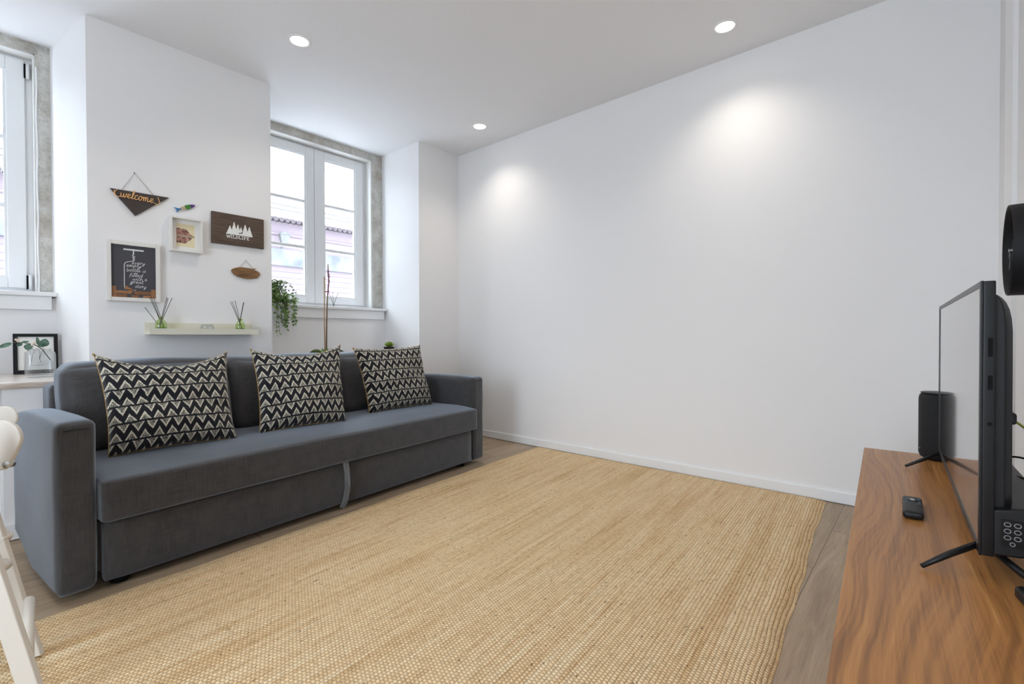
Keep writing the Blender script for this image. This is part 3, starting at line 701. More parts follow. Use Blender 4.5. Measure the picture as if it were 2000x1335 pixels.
    lt = {'W': [[(0, 1), (.25, 0), (.5, .8), (.75, 0), (1, 1)]], 'I': [[(.5, 0), (.5, 1)]], 'L': [[(.25, 1), (.25, 0.08), (.95, 0.08), (.95, .3)]],
          'D': [[(.2, .07), (.2, .93), (.6, .9), (.88, .65), (.88, .35), (.6, .1), (.2, .07)]], 'F': [[(.25, 0), (.25, .93), (.95, .93), (.95, .75)], [(.25, .5), (.75, .5)]],
          'E': [[(.95, .25), (.95, .07), (.25, .07), (.25, .93), (.95, .93), (.95, .75)], [(.25, .5), (.75, .5)]]}
    yy = -0.071; lw = 0.0155
    for ch in 'WILDLIFE':
        wd = {'W': 1.35, 'I': 0.72}.get(ch, 1.0)*lw*1.10
        for l in lt[ch]: ribbon(b, [(yy+p*wd*0.88, base-0.024+q*0.019) for p, q in l], 0.0038, x, 0.001)
        if ch in 'IF': ribbon(b, [(yy+wd*0.05, base-0.0232), (yy+wd*(0.85 if ch == 'I' else .55), base-0.0232)], 0.003, x, 0.001)
        if ch in 'IDL': ribbon(b, [(yy+wd*0.02, base-0.0058), (yy+wd*(0.85 if ch == 'I' else .5), base-0.0058)], 0.003, x, 0.001)
        yy += wd
    obj('lettering', b, mat('white_vinyl', (0.92, 0.92, 0.90), 0.5), t)
    b = bmesh.new(); dx = 0.0215   # deer
    prism(b, [(dx, p, q) for p, q in [(0.000, -0.024), (0.001, -0.014), (0.006, -0.013), (0.013, -0.013), (0.017, -0.009), (0.016, -0.004), (0.018, -0.005), (0.019, -0.001), (0.021, -0.006), (0.024, -0.008), (0.021, -0.010), (0.018, -0.016), (0.018, -0.024), (0.0165, -0.024), (0.0155, -0.018), (0.004, -0.018), (0.002, -0.024)]], (0.0005, 0, 0))
    obj('deer', b, M['plaque'], t)
    # oval slice
    t = thing('oval_plaque', 'oval bark-edged wood slice hung from a twine triangle', 'ornament', (0, -1.871, 1.315))
    b = bmesh.new(); pts = []
    for k in range(40):
        a = 2*math.pi*k/40; rr = 1+0.03*math.sin(3*a)+0.02*math.sin(7*a); pts.append((0.002, 0.085*rr*math.cos(a), 0.036*rr*math.sin(a)+0.004*math.cos(a)*-1))
    prism(b, pts, (0.010, 0, 0)); obj('wood_slice', b, M['slice'], t, bevel=0.002)
    b = bmesh.new()
    for k in range(3): tube(b, [(0.0125, -0.045+0.01*i, -0.004-k*0.008+0.002*math.sin(i*2+k)) for i in range(11-k*2)], 0.0010, 4)
    obj('burnt_writing', b, mat('burnt_line', (0.30, 0.17, 0.10), 0.8), t)
    b = bmesh.new(); tube(b, [(0.007, -0.040, 0.032), (0.006, -0.001, 0.082), (0.007, 0.048, 0.026)], 0.0013, 5); tube(b, [(0.010, 0.040, 0.030), (0.013, 0.056, 0.034)], 0.003, 5); obj('string', b, M['cord'], t)
    b = bmesh.new(); lathe(b, [(0.003, -0.003), (0.003, 0.003), (0, 0.003)], 8, (0.006, -0.001, 0.083)); obj('nail', b, M['metal'], t)
    # poster
    t = thing('framed_poster', 'white framed black poster with chalk corkscrew bottle and wine corks', 'picture frame', (0, -2.452, 1.264))
    w, hh, dp, bw = 0.120, 0.164, 0.024, 0.021
    b = bmesh.new(); box(b, 0.001, dp, -w, -w+bw, -hh, hh); box(b, 0.001, dp, w-bw, w, -hh, hh); box(b, 0.001, dp, -w+bw, w-bw, hh-bw, hh); box(b, 0.001, dp, -w+bw, w-bw, -hh, -hh+bw)
    obj('frame', b, M['white'], t, bevel=0.002)
    obj('print', BX(0.001, 0.012, -w+bw, w-bw, -hh+bw, hh-bw), M['board'], t)
    b = bmesh.new(); x = 0.0124
    ribbon(b, [(-0.045, 0.121), (0.045, 0.121)], 0.008, x, 0.0008)
    ribbon(b, [(-0.001, 0.120), (-0.001, 0.095)], 0.005, x, 0.0008)
    ribbon(b, smooth_line([(-0.001, 0.095), (-0.007, 0.088), (0.006, 0.084), (-0.006, 0.078), (0.005, 0.073), (-0.005, 0.067), (0.003, 0.062), (-0.012, 0.057), (-0.034, 0.050), (-0.042, 0.036), (-0.042, 0.0), (-0.042, -0.085), (-0.036, -0.098), (-0.020, -0.101), (0.008, -0.101)]), 0.0028, x, 0.0008)
    lines = [('every', -0.010, 0.043), ('empty', -0.035, 0.027), ('bottle is', -0.033, 0.001), ('filled', -0.021, -0.026), ('with a', -0.007, -0.046), ('great', -0.018, -0.063), ('story', 0.003, -0.087)]
    wid = {'every': .060, 'empty': .068, 'bottle is': .086, 'filled': .060, 'with a': .066, 'great': .060, 'story': .052}
    for s, y0, z0 in lines:
        n = sum(G[ch][0] if ch != ' ' else .5 for ch in s); h = 0.0112; script(b, s, y0, z0, h, 0.0009, x+0.0004, 0.0, wid[s]/(n*h), 0.95)
    obj('chalk_drawing', b, M['chalk'], t)
    k = 0
    for (y0, y1, z0, z1, mm) in ((-0.098, -0.078, -0.142, -0.083, 'cork'), (-0.080, -0.012, -0.122, -0.106, 'cork'), (0.000, 0.078, -0.124, -0.106, 'cork2'), (0.078, 0.098, -0.142, -0.092, 'cork'), (-0.078, -0.032, -0.142, -0.126, 'cork2'), (-0.012, 0.022, -0.142, -0.127, 'cork2'), (0.040, 0.078, -0.142, -0.128, 'cork')):
        obj('printed_cork', BX(0.0121, 0.0127, y0, y1, z0, z1), M[mm], t, bevel=0.0002)
    b = bmesh.new(); beam(b, (0.0124, -0.040, -0.085), (0.0124, -0.006, -0.108), 0.018, 0.0008, (0, 1, 1)); obj('printed_cork', b, M['cork'], t)
    # picture ledge
    t = thing('picture_ledge', 'narrow cream picture ledge fixed to the pier above the sofa', 'shelf', (0, -2.12, 0.917))
    L0, L1 = -0.285, 0.282
    obj('shelf_back', BX(0.0, 0.012, L0, L1, 0.0, 0.068), M['cream'], t)
    obj('shelf_board', BX(0.012, 0.106, L0, L1, 0.0, 0.016), M['cream'], t)
    obj('shelf_lip', BX(0.106, 0.118, L0, L1, 0.0, 0.034), M['cream'], t)
wall_art()

def diffuser(x, y, z, label, reeds, sc=1.0, rmat='green_glass'):
    t = thing('reed_diffuser', label, 'reed diffuser', (x, y, z))
    prof = [(0.0, 0.001), (0.024, 0.001), (0.027, 0.006), (0.028, 0.03), (0.026, 0.050), (0.018, 0.062), (0.0125, 0.067), (0.0125, 0.078), (0.0145, 0.080), (0.0145, 0.084), (0.011, 0.084)]
    b = bmesh.new(); lathe(b, [(r*sc, q*sc) for r, q in prof], 28); obj('bottle', b, M[rmat], t, smooth=True)
    if rmat == 'green_glass':
        b = bmesh.new(); lathe(b, [(0, 0.003), (0.023*sc, 0.003), (0.025*sc, 0.010), (0.025*sc, 0.026), (0, 0.026)], 24); obj('liquid', b, m_glass('green_oil', (0.70, 0.84, 0.35), 0, 0.05), t, smooth=True)
    for (y0, y1, zt) in reeds:
        b = bmesh.new(); dx = random.uniform(-0.006, 0.006)
        tube(b, [(dx, y0*sc, 0.006), (dx*1.6, y1, zt)], 0.0016, 6); obj('reed', b, M['reed'], t)
    return t
random.seed(5)
diffuser(0.065, -2.342, 0.9335, 'green glass reed diffuser at the left end of the ledge with spread reeds', [(0.018, -0.052, 0.19), (0.016, -0.046, 0.195), (0.020, -0.036, 0.193), (-0.016, 0.028, 0.196), (-0.012, 0.034, 0.19), (-0.018, 0.052, 0.193), (0.01, -0.072, 0.135)])
diffuser(0.065, -1.928, 0.9335, 'green glass reed diffuser at the right end of the ledge with fewer reeds', [(0.016, -0.055, 0.188), (0.013, -0.048, 0.19), (0.010, -0.030, 0.196), (-0.014, 0.020, 0.190), (-0.012, 0.022, 0.186)])
t = thing('glass_ornament', 'small clear glass bowl in the middle of the picture ledge', 'ornament', (0.062, -2.11, 0.9335))
b = bmesh.new(); lathe(b, [(0.0, 0.001), (0.018, 0.001), (0.030, 0.012), (0.034, 0.026), (0.031, 0.040), (0.026, 0.046), (0.028, 0.046), (0.036, 0.026), (0.032, 0.010)], 24); obj('bowl', b, M['jar'], t, smooth=True)

# ------------------------------------------------------------------ plants and sill things
def leaf(bm, p, d, n, L, Wd, curl=0.15):
    p, d, n = Vector(p), Vector(d).normalized(), Vector(n); s = d.cross(n).normalized(); n = s.cross(d).normalized()
    cs = [p, p+d*L*.35+s*Wd*.5+n*curl*L*.1, p+d*L*.72+s*Wd*.34, p+d*L-n*curl*L*.4, p+d*L*.72-s*Wd*.34, p+d*L*.35-s*Wd*.5+n*curl*L*.1]
    mid = bm.verts.new(p+d*L*.5-n*curl*L*.15); v = [bm.verts.new(c) for c in cs]
    for i in range(6): bm.faces.new((v[i], v[(i+1) % 6], mid))
def ivy():
    t = thing('trailing_plant', 'bushy green trailing plant spilling over the left end of the far window sill', 'plant', (-0.535, -1.49, 1.162))
    b = bmesh.new(); lathe(b, [(0, 0), (0.042, 0), (0.052, 0.09), (0.055, 0.09), (0.055, 0.10), (0.045, 0.10), (0.04, 0.08), (0, 0.08)], 24); obj('pot', b, M['pot'], t, smooth=True)
    rnd = random.Random(11); lv = bmesh.new(); st = bmesh.new()
    for k in range(46):
        a = rnd.uniform(-1.3, 1.9); L = rnd.uniform(0.10, 0.34)
        dx, dy = math.cos(a)*rnd.uniform(.4, 1), math.sin(a)*rnd.uniform(.3, 1)
        if dx < 0.1: dx = 0.15
        pts = []; p = Vector((0.0, 0.0, 0.095)); vel = Vector((dx*0.8, dy*0.75, rnd.uniform(0.2, 1.3)))
        n = 12
        for i in range(n):
            pts.append(p.copy()); p = p + vel*L/n; vel += Vector((0, 0, -0.30)) if k % 3 else Vector((0, 0, -0.42))
            if p.x < 0.12 and p.z < 0.03: p.z = 0.03
        tube(st, pts, 0.0012, 4)
        for i in range(1, n):
            for _ in range(3):
                d = Vector((rnd.uniform(-.5, 1), rnd.uniform(-1, 1), rnd.uniform(-.8, .6))); leaf(lv, pts[i]+Vector((rnd.uniform(-.01, .01), rnd.uniform(-.012, .012), rnd.uniform(-.01, .01))), d, (rnd.uniform(-.3, 1), rnd.uniform(-.5, .5), rnd.uniform(.3, 1)), rnd.uniform(0.018, 0.034), rnd.uniform(0.011, 0.018), 0.3)
    for k in range(10):  # long trailers down the wall
        p = Vector((0.09, rnd.uniform(-0.02, 0.14), 0.07)); pts = []
        L = rnd.uniform(0.16, 0.30)
        for i in range(9):
            pts.append(p+Vector((rnd.uniform(-.004, .012), rnd.uniform(-.008, .008), -L*i/8)))
        tube(st, pts, 0.001, 4)
        for q in pts:
            for _ in range(2): leaf(lv, q, (rnd.uniform(0, 1), rnd.uniform(-1, 1), rnd.uniform(-1, .2)), (1, rnd.uniform(-.4, .4), .4), rnd.uniform(0.020, 0.032), rnd.uniform(0.013, 0.019), 0.3)
    o = obj('leaves', lv, M['ivy'], t); o['kind'] = 'stuff'
    obj('stems', st, M['stem'], t)
ivy()
def orchid():
    t = thing('orchid', 'tall bare orchid spike tied to a bamboo stake behind the sofa', 'plant', (-0.28, -1.185, 0.70))
    b = bmesh.new(); lathe(b, [(0, 0), (0.045, 0), (0.058, 0.07), (0.062, 0.075), (0.052, 0.075), (0, 0.066)], 24); obj('pot', b, M['white'], t, smooth=True)
    b = bmesh.new(); tube(b, [(0, 0, 0.06), (0.0, -0.003, 0.3), (0.0, -0.002, 0.68)], 0.0042, 8); obj('bamboo_stake', b, mat('bamboo', (0.66, 0.53, 0.36), 0.6), t, smooth=True)
    b = bmesh.new(); pts = [(0.008, 0.008, 0.06), (0.008, 0.009, 0.2), (0.008, 0.012, 0.34), (0.006, 0.018, 0.48), (0.004, 0.027, 0.58), (0.006, 0.034, 0.64), (0.006, 0.028, 0.70), (0.006, 0.026, 0.78)]
    tube(b, [pts[0]]+[p for p in pts[1:]], [0.0065, 0.006, 0.0055, 0.005, 0.0048, 0.005, 0.0055, 0.003], 8); obj('flower_spike', b, M['bark'], t, smooth=True)
    b = bmesh.new(); rnd = random.Random(3)
    for k in range(26):
        z = 0.55+0.20*k/26; leaf(b, (0.010, 0.026+0.006*math.sin(z*40), z), (rnd.uniform(-.2, .6), rnd.uniform(-1, 1), rnd.uniform(0.2, 1)), (1, 0, 0), 0.014, 0.007)
    obj('dried_buds', b, M['pinkflower'], t)
    b = bmesh.new(); tube(b, [(0.006, 0.0, 0.655), (0.006, 0.012, 0.662), (0.006, 0.022, 0.655)], 0.0018, 5); obj('clip', b, M['pinkflower'], t); b = bmesh.new(); tube(b, [(0.006, 0.0, 0.56), (0.006, 0.024, 0.562)], 0.004, 5); obj('clip', b, M['pinkflower'], t)
    b = bmesh.new()
    for a, L in ((-0.5, 0.17), (0.9, 0.15), (2.4, 0.15), (3.7, 0.13), (1.6, .14)):
        d = Vector((math.cos(a), math.sin(a), 0.45)); leaf(b, (0, 0, 0.065), d, (0, 0, 1), L, 0.05, 0.9)
    obj('leaves', b, M['ivy'], t, smooth=True)
    b = bmesh.new(); leaf(b, (0.01, 0.018, 0.155), (0.3, 1, 0.2), (0, 0, 1), 0.022, 0.006); obj('bract', b, M['stem'], t)
orchid()
def succulent():
    t = thing('succulent', 'small lime green succulent in a black pot behind the right pillow', 'plant', (-0.30, -0.570, 0.70))
    b = bmesh.new(); lathe(b, [(0, 0), (0.034, 0), (0.046, 0.10), (0.049, 0.105), (0.049, 0.112), (0.042, 0.112), (0, 0.105)], 24); obj('pot', b, M['black'], t, smooth=True)
    b = bmesh.new(); rnd = random.Random(2)
    for ring, (nn, L, el) in enumerate(((11, 0.062, 0.45), (10, 0.054, 0.8), (8, 0.044, 1.3), (6, 0.03, 2.4))):
        for k in range(nn):
            a = 2*math.pi*(k+0.5*ring)/nn+rnd.uniform(-.15, .15); leaf(b, (0, 0, 0.110+ring*0.006), (math.cos(a), math.sin(a), el), (0, 0, 1), L*0.9, 0.036, -0.5)
    obj('rosette', b, M['succ'], t)
succulent()
diffuser(-0.525, -0.975, 1.162, 'tiny clear reed diffuser with thin reeds on the far window sill', [(0.006, -0.050, 0.132), (0.0, -0.006, 0.125), (-0.006, 0.040, 0.122)], 0.42, 'jar')

def jar_and_frame():
    t = thing('drawing_frame', 'black framed line drawing leaning against the wall under the left window', 'picture frame', (-0.40, -2.812, 0.701), 0)
    W2, Hh, bw, tilt = 0.089, 0.222, 0.017, 0.085
    def tl(x, y, z): return (x - z*math.sin(tilt), y, z*math.cos(tilt)+0.001)
    def tb(x0, x1, y0, y1, z0, z1):
        b = bmesh.new(); box(b, x0, x1, y0, y1, z0, z1)
        for v in b.verts: v.co = tl(*v.co)
        return b
    b = bmesh.new()
    for q in ((-W2, -W2+bw, 0, Hh), (W2-bw, W2, 0, Hh), (-W2+bw, W2-bw, 0, bw+0.004), (-W2+bw, W2-bw, Hh-bw, Hh)): box(b, -0.012, 0.012, *q)
    for v in b.verts: v.co = tl(*v.co)
    obj('frame', b, M['black'], t)
    obj('paper', tb(-0.010, 0.004, -W2+bw, W2-bw, bw, Hh-bw), M['mat'], t)
    b = bmesh.new(); sk = [[(-0.02, 0.06), (-0.012, 0.11), (0.004, 0.14), (0.014, 0.12), (0.012, 0.09), (0.02, 0.06)], [(-0.03, 0.05), (0.0, 0.045), (0.034, 0.05)], [(-0.036, 0.15), (-0.03, 0.13), (-0.02, 0.15), (-0.012, 0.13)], [(0.03, 0.15), (0.035, 0.12), (0.028, 0.10)]]
    for l in sk: tube(b, [tl(0.0045, p, q) for p, q in smooth_line(l)], 0.0007, 4)
    obj('ink_drawing', b, M['dark'], t)
    t = thing('glass_jar', 'square-shouldered clear glass jar on the marble ledge in front of the black frame', 'jar', (-0.05, -2.824, 0.7015))
    prof = [(0.0, 0.001), (0.042, 0.001), (0.052, 0.008), (0.056, 0.022), (0.056, 0.112), (0.053, 0.126), (0.044, 0.133), (0.042, 0.140), (0.044, 0.143)]
    inner = [(0.040, 0.141), (0.039, 0.133), (0.048, 0.124), (0.051, 0.110), (0.051, 0.024), (0.046, 0.012), (0.0, 0.010)]
    b = bmesh.new(); lathe(b, prof+inner, 40, (0, 0, 0), 3.0); obj('glass_body', b, M['jar'], t, smooth=True)
    t = thing('eucalyptus_sprig', 'artificial eucalyptus sprig with cream berries standing in the glass jar', 'plant', (-0.05, -2.824, 0.7155))
    b = bmesh.new(); tube(b, [(0.0, 0.038, 0.070), (0.0, 0.022, 0.100), (0.0, 0.008, 0.128), (0.0, -0.016, 0.148), (0.0, -0.055, 0.160), (0.0, -0.095, 0.162)], 0.0022, 6)
    tube(b, [(0.0, 0.012, 0.122), (0.0, 0.004, 0.108), (0.0, -0.002, 0.076)], 0.0012, 5); obj('stem', b, M['stem'], t, smooth=True)
    lf = [((0, 0.010, 0.135), (0.1, 0.25, 1), 0.050, 0.046), ((0, 0.008, 0.133), (0.3, -0.1, 1), 0.038, 0.036), ((0, -0.004, 0.142), (0.2, -0.15, 1), 0.052, 0.018), ((0, -0.040, 0.158), (0.3, -0.1, -1), 0.040, 0.040), ((0, -0.060, 0.160), (0.2, -0.8, -0.5), 0.030, 0.022), ((0, -0.092, 0.162), (0.2, -1, -0.45), 0.066, 0.024), ((0, -0.07, 0.162), (0.2, 1, 0.15), 0.035, 0.014)]
    for k, (p, d, L, w) in enumerate(lf):
        b = bmesh.new(); leaf(b, p, d, (1, 0, 0.2), L, w, 0.25); o = obj('leaf', b, M['euca'], t)
        s = o.modifiers.new('s', 'SUBSURF'); s.levels = 2; s.render_levels = 2
    for p in ((0.008, -0.022, 0.158), (0.01, -0.028, 0.150), (0.008, -0.084, 0.176), (0.01, -0.078, 0.170)):
        b = bmesh.new(); bmesh.ops.create_uvsphere(b, u_segments=12, v_segments=8, radius=0.006, matrix=Matrix.Translation(p)); obj('berry', b, M['berry'], t, smooth=True)
jar_and_frame()

# ------------------------------------------------------------------ media cabinet
CA = Vector((3.164, -0.864, 0)); CR = -math.atan(0.0575)     # far-left corner; local +y = towards far wall
CD, CL, CZ = 0.385, 1.80, 0.48
def cabinet():
    t = thing('media_cabinet', 'low walnut veneer media cabinet along the right wall under the television', 'cabinet', CA, math.atan(0.0575))
    obj('top_panel', BX(0, CD, -CL, 0, CZ-0.022, CZ), M['walnut'], t, bevel=0.001)
    obj('carcass', BX(0.018, CD-0.005, -CL+0.01, -0.01, 0.10, CZ-0.022), M['walnut'], t, bevel=0.001)
    for k in range(3):
        d = obj('door', BX(0.0, 0.018, -CL+0.004+k*0.6, -CL+0.596+k*0.6, 0.10, CZ-0.026), M['walnut'], t, bevel=0.002)
    for x in (0.04, CD-0.05):
        for y in (-0.06, -CL+0.06):
            b = bmesh.new(); lathe(b, [(0.014, 0), (0.018, 0.10), (0, 0.10)], 16, (x, y, 0)); obj('leg', b, M['black'], t)
cabinet()

def tv():
    N = Vector((3.413, -1.95, 0)); Fp = Vector((3.372, -1.016, 0)); e = (Fp-N).normalized(); L = (Fp-N).length
    ang = math.atan2(e.y, e.x)      # local +x runs away from the camera, +y points to the sofa side
    z0 = CZ
    t = thing('television', 'black flat screen television seen from its side on the walnut cabinet', 'television', (N.x, N.y, z0), ang)
    # local: x 0..L along, y: 0 = screen face, negative = back
    Z0, Z1 = 0.045, 0.512
    obj('housing', BX(0, L, -0.017, -0.001, Z0, Z1), M['gloss'], t, bevel=0.002)
    sc = mat('screen_glass', (0.13, 0.13, 0.14), 0.16, spec=1.0); NT(sc).b.inputs['Coat Weight'].default_value = 1.0; NT(sc).b.inputs['Coat Roughness'].default_value = 0.06; NT(sc).b.inputs['Coat IOR'].default_value = 1.9
    obj('screen', BX(0.014, L-0.024, -0.001, 0.0005, Z0+0.014, Z1-0.010), sc, t)
    b = bmesh.new()
    for q in ((-0.0006, 0.014, Z0-0.0006, Z1+0.0006), (L-0.024, L+0.0006, Z0-0.0006, Z1+0.0006)): box(b, q[0], q[1], -0.002, 0.002, q[2], q[3])
    box(b, 0.014, L-0.024, -0.002, 0.002, Z1-0.010, Z1+0.0006); box(b, 0.014, L-0.024, -0.002, 0.002, Z0-0.0006, Z0+0.014)
    obj('bezel', b, M['gloss'], t, bevel=0.0008)
    # bulged back cover: profile in y-z swept along x
    b = bmesh.new(); rings = []
    for x, k in ((0.020, 0.55), (0.035, 0.9), (0.06, 1.0), (L-0.06, 1.0), (L-0.035, 0.9), (L-0.02, 0.55)):
        prof = [(-0.016, Z1-0.02), (-0.024, Z1-0.023), (-0.030, Z1-0.028), (-0.0355, Z1-0.036), (-0.040, Z1-0.048), (-0.043, Z1-0.064), (-0.0445, Z1-0.085), (-0.045, 0.245), (-0.045, 0.10), (-0.042, 0.075), (-0.016, 0.065)]
        rings.append([b.verts.new((x, -0.016+(y+0.016)*k, z)) for y, z in prof])
    for i in range(5):
        for j in range(len(prof)-1): b.faces.new((rings[i][j], rings[i][j+1], rings[i+1][j+1], rings[i+1][j]))
    b.faces.new(rings[0]); b.faces.new(rings[-1][::-1])
    obj('back_cover', b, M['black'], t, smooth=False, bevel=0.002)
    b = bmesh.new(); box(b, 0.05, L-0.05, -0.050, -0.014, 0.265, 0.285); obj('rib', b, M['black'], t, bevel=0.004)
    b = bmesh.new(); prism(b, [(0.004, -0.015, 0.047), (0.004, -0.050, 0.050), (0.004, -0.095, 0.068), (0.004, -0.105, 0.115), (0.004, -0.065, 0.135), (0.004, -0.015, 0.125)], (L-0.25, 0, 0)); obj('speaker_box', b, M['black'], t, bevel=0.004)
    lo = bmesh.new(); box(lo, 0.0030, 0.0042, -0.052, -0.026, 0.066, 0.112)
    pl = obj('button_plate', lo, M['gloss'], t)
    for r_ in range(3):
        for c_ in range(2):
            b = bmesh.new(); cy, cz = -0.033-c_*0.012, 0.104-r_*0.011
            tube(b, [(0.0028, cy+0.004*math.cos(a), cz+0.0035*math.sin(a)) for a in [k*math.pi/6 for k in range(13)]], 0.0007, 4); obj('button', b, mat('button_grey', (0.55, 0.55, 0.57), 0.5) if (r_, c_) == (0, 0) else D.materials['button_grey'], pl)
    b = bmesh.new(); tube(b, [(0.0028, -0.039+0.003*math.cos(a), 0.072+0.003*math.sin(a)) for a in [k*math.pi/6 for k in range(13)]], 0.0007, 4); obj('button', b, D.materials['button_grey'], pl)
    for zc, hh in ((0.40, 0.016), (0.34, 0.012), (0.27, 0.003)): obj('port', BX(-0.0010, 0.001, -0.0135, -0.0075, zc-hh, zc+hh), M['dark'], t)
    for x in (0.045, L-0.05):
        b = bmesh.new(); tube(b, [(x, -0.006, 0.052), (x-0.020, 0.036, 0.030), (x-0.055, 0.085, 0.006)] if x > 0.5 else [(x, -0.006, 0.052), (x-0.025, 0.036, 0.030), (x-0.052, 0.076, 0.006)], [0.006, 0.006, 0.004], 8)
        tube(b, [(x, -0.010, 0.052), (x-0.045, -0.05, 0.028), (x-0.075, -0.092, 0.006)], [0.006, 0.006, 0.004], 8); obj('stand_foot', b, M['black'], t, smooth=True)
tv()

def media_small():
    t = thing('speaker', 'black rounded cylindrical speaker at the far end of the walnut cabinet', 'speaker', (3.368, -0.925, CZ))
    b = bmesh.new(); lathe(b, [(0, 0.004), (0.034, 0.004), (0.044, 0.010), (0.0485, 0.022), (0.0485, 0.205), (0.046, 0.218), (0.040, 0.224)], 40); 
    gm = mat('speaker_mesh', (0.075, 0.075, 0.085), 0.75); q = NT(gm); q.bump(q.noise(q.coord(), 700, 1), 0.6, 0.002)
    obj('grille', b, gm, t, smooth=True)
    b = bmesh.new(); lathe(b, [(0.041, 0.222), (0.0445, 0.2265), (0.041, 0.2285), (0.0, 0.2255)], 40); obj('top_cap', b, M['black'], t, smooth=True)
    b = bmesh.new(); lathe(b, [(0.030, 0.0), (0.033, 0.006), (0, 0.006)], 24); obj('base', b, M['dark'], t)
    b = bmesh.new(); ribbon(b, [(-0.006, 0.038), (0.004, 0.038)], 0.002, 0, 0.001)
    for v in b.verts: v.co = Matrix.Rotation(R(205), 3, 'Z') @ (v.co + Vector((0.0487, 0, 0)))
    obj('mark', b, mat('mark_grey', (0.45, 0.45, 0.47), 0.5), t)
    # remote
    t = thing('remote_control', 'small black remote control lying on the walnut cabinet', 'remote control', (3.318, -1.60, CZ), R(2))
    b = soft(-0.019, 0.019, -0.073, 0.073, 0.002, 0.018, 0.006, (0, 0, 0.001), 8); obj('body', b, M['black'], t, smooth=True)
    b = bmesh.new(); lathe(b, [(0.011, 0.0175), (0.012, 0.0195), (0.009, 0.0205), (0.0, 0.0195)], 20, (0, 0.030, 0)); obj('navigation_ring', b, M['gloss'], t, smooth=True)
    b = bmesh.new(); box(b, -0.004, 0.004, 0.022, 0.036, 0.0202, 0.0212); obj('centre_button', b, M['metal'], t)
    for x in (-0.012, 0.012):
        for y in (0.052, 0.040, 0.014, 0.002):
            obj('button', BX(x-0.003, x+0.003, y-0.0025, y+0.0025, 0.0182, 0.0198), mat('rubber_blue_grey', (0.30, 0.36, 0.40), 0.5) if 'rubber_blue_grey' not in D.materials else D.materials['rubber_blue_grey'], t)
    # set-top box and adapter behind / beside the television
    t = thing('media_box', 'flat grey-black media box behind the television', 'media player', (3.515, -1.53, CZ), R(-3))
    obj('casing', soft(-0.045, 0.055, -0.10, 0.10, 0.0, 0.030, 0.008, (0, 0, 0), 8), mat('dark_grey_plastic', (0.24, 0.24, 0.25), 0.5), t, smooth=True)
    obj('front_strip', BX(-0.0458, -0.044, -0.08, 0.08, 0.008, 0.020), M['gloss'], t)
    t = thing('electronic_device', 'black flat electronic device lying at the right edge of the cabinet, nearest the camera', 'device', (3.515, -2.03, CZ), R(12))
    obj('casing', soft(-0.055, 0.055, -0.06, 0.06, 0.0, 0.022, 0.008, (0, 0, 0), 8), M['black'], t, smooth=True)
    obj('display', BX(-0.045, 0.045, -0.05, 0.05, 0.0222, 0.0228), M['gloss'], t)
    # cables
    def cable(label, pts, r, m):
        b = bmesh.new(); P = [Vector(p) for p in pts]; out = []
        for i in range(len(P)-1):
            a0, a1, a2, a3 = P[max(i-1, 0)], P[i], P[i+1], P[min(i+2, len(P)-1)]
            for j in range(8):
                q = j/8; out.append(0.5*((2*a1)+(-a0+a2)*q+(2*a0-5*a1+4*a2-a3)*q*q+(-a0+3*a1-3*a2+a3)*q**3))
        out.append(P[-1]); tube(b, out, r, 8); tag(obj('cable', b, m, smooth=True), label, 'cable', 'cables behind the television')
    gy = mat('yellow_green_sheath', (0.62, 0.60, 0.22), 0.5)
    cable('yellow-green cable arching out from behind the television', [(3.455, -1.72, 0.732), (3.478, -1.74, 0.728), (3.505, -1.76, 0.69), (3.535, -1.77, 0.60), (3.545, -1.77, 0.485)], 0.0022, gy)
    cable('thin black cable, upper of those looping behind the television', [(3.455, -1.64, 0.64), (3.50, -1.66, 0.645), (3.55, -1.70, 0.60), (3.58, -1.72, 0.50)], 0.002, M['black'])
    cable('thin black cable just below the upper loop behind the television', [(3.455, -1.62, 0.60), (3.50, -1.64, 0.60), (3.55, -1.68, 0.56), (3.57, -1.70, 0.495)], 0.0016, M['black'])
    cable('thickest black cable running down behind the television', [(3.455, -1.60, 0.56), (3.51, -1.64, 0.53), (3.55, -1.68, 0.50), (3.565, -1.72, 0.486)], 0.0038, M['black'])
    # wall clock
    t = thing('wall_clock', 'round black wall clock with a deep rim on the right wall', 'clock', (3.655, -1.075, 1.147), 0)
    # axis along -x; build turned about local z then rotate
    def ax(b):
        for v in b.verts: v.co = Vector((-v.co.z, v.co.x, v.co.y))
        return b
    rr = 0.131
    b = bmesh.new(); lathe(b, [(0, 0.0), (rr-0.006, 0.0), (rr, 0.006), (rr, 0.135), (rr-0.001, 0.1375), (rr-0.004, 0.135), (rr-0.006, 0.118), (rr-0.007, 0.112), (0, 0.112)], 96); obj('case', ax(b), mat('satin_black', (0.10, 0.095, 0.10), 0.62, spec=0.3), t, smooth=True, angle=30)
    b = bmesh.new(); lathe(b, [(0, 0.1122), (rr-0.030, 0.1122), (rr-0.034, 0.118), (0, 0.124)], 64); obj('dial', ax(b), mat('dial_black', (0.17, 0.17, 0.18), 0.5), t)
    b = bmesh.new(); beam(b, (-0.130, 0, 0), (-0.130, 0.030, -0.052), 0.004, 0.0012, (0, 1, 0.4)); obj('minute_hand', b, M['metal'], t)
    b = bmesh.new(); beam(b, (-0.132, 0, 0), (-0.132, 0.014, -0.020), 0.005, 0.0012, (0, 1, 0.4)); obj('hour_hand', b, M['metal'], t)
    b = bmesh.new(); lathe(b, [(0.006, 0.118), (0.006, 0.1345), (0, 0.1345)], 16); obj('hub', ax(b), M['metal'], t)
media_small()

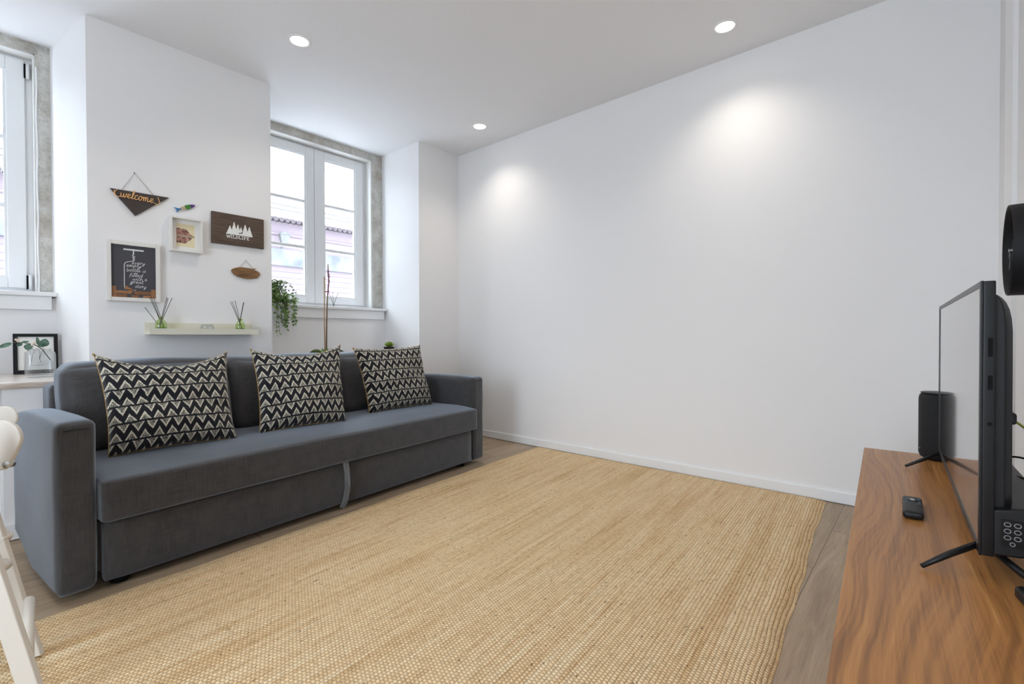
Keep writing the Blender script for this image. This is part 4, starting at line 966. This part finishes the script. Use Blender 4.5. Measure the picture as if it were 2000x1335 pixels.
# ------------------------------------------------------------------ folding chair at the left edge
def chair():
    t = thing('folding_chair', 'cream white folding chair with splayed legs cut off by the left edge of the photo', 'chair', (1.45, -3.05, 0))
    O = Vector((1.45, -3.05, 0)); cw = M['chairw']
    V = Vector
    rd = V((0.755, 0.656, 0)); fd = V((-0.656, 0.755, 0))
    def leg(p0, p1, w, th=0.014):
        b = bmesh.new(); beam(b, V(p0)-O, V(p1)-O, w, th, rd); obj('leg', b, cw, t, bevel=0.003)
    leg((1.471, -2.960, 0.013), (1.345, -3.066, 0.55), 0.042)
    leg((1.757, -2.976, 0.013), (1.590, -3.110, 0.66), 0.052)
    leg((1.180, -3.32, 0.013), (1.345, -3.066, 0.55), 0.042); leg((1.45, -3.36, 0.0), (1.590, -3.110, 0.60), 0.052)
    b = bmesh.new(); tube(b, [(V(q)-O) for q in ((1.480, -2.972, 0.180), (1.700, -2.990, 0.115))], 0.012, 14); obj('stretcher', b, cw, t, smooth=True)
    b = bmesh.new(); beam(b, V((1.360, -3.045, 0.365))-O, V((1.397, -3.014, 0.325))-O, 0.05, 0.03, rd); obj('hinge_block', b, cw, t, bevel=0.005)
    b = bmesh.new(); tube(b, [V((1.655, -3.045, 0.335))-O, V((1.63, -3.02, 0.345))-O], 0.014, 12); obj('hinge_cap', b, cw, t, smooth=True)
    def shell(org, pts, thick, name):
        org = V(org); b = bmesh.new(); P = [org + rd*p + V((0, 0, q)) - O for p, q in pts]; prism(b, P, fd*thick); obj(name, b, cw, t, bevel=0.004)
    # rounded side panels of the seat; first number runs along the picture, second is height
    near = [(-0.30, 0.655), (-0.06, 0.686)] + [(0.0+0.045*math.sin(a)-0.012, 0.641+0.045*math.cos(a)) for a in [k*math.pi/12 for k in range(0, 8)]] + [(0.010, 0.585), (-0.010, 0.560), (-0.30, 0.50)]
    shell((1.552, -3.012, 0), near, 0.012, 'side_panel')
    far = [(-0.30, 0.665), (-0.04, 0.693)] + [(0.0+0.035*math.sin(a)-0.006, 0.660+0.035*math.cos(a)) for a in [k*math.pi/12 for k in range(0, 8)]] + [(-0.01, 0.610), (-0.06, 0.56), (-0.30, 0.52)]
    shell((1.262, -2.999, 0), far, 0.008, 'side_panel')
    b = bmesh.new(); P = [V((1.55, -3.04, 0.0)), V((1.24, -3.05, 0)), V((1.10, -3.30, 0)), V((1.40, -3.40, 0))]; prism(b, [p+V((0, 0, 0.54))-O for p in P], (0, 0, 0.02)); obj('seat', b, cw, t, bevel=0.004)
    b = bmesh.new(); tube(b, [V((1.550, -3.016, 0.573))-O, V((1.538, -3.002, 0.573))-O], 0.009, 12); obj('screw', b, M['metal'], t, smooth=True)
chair()
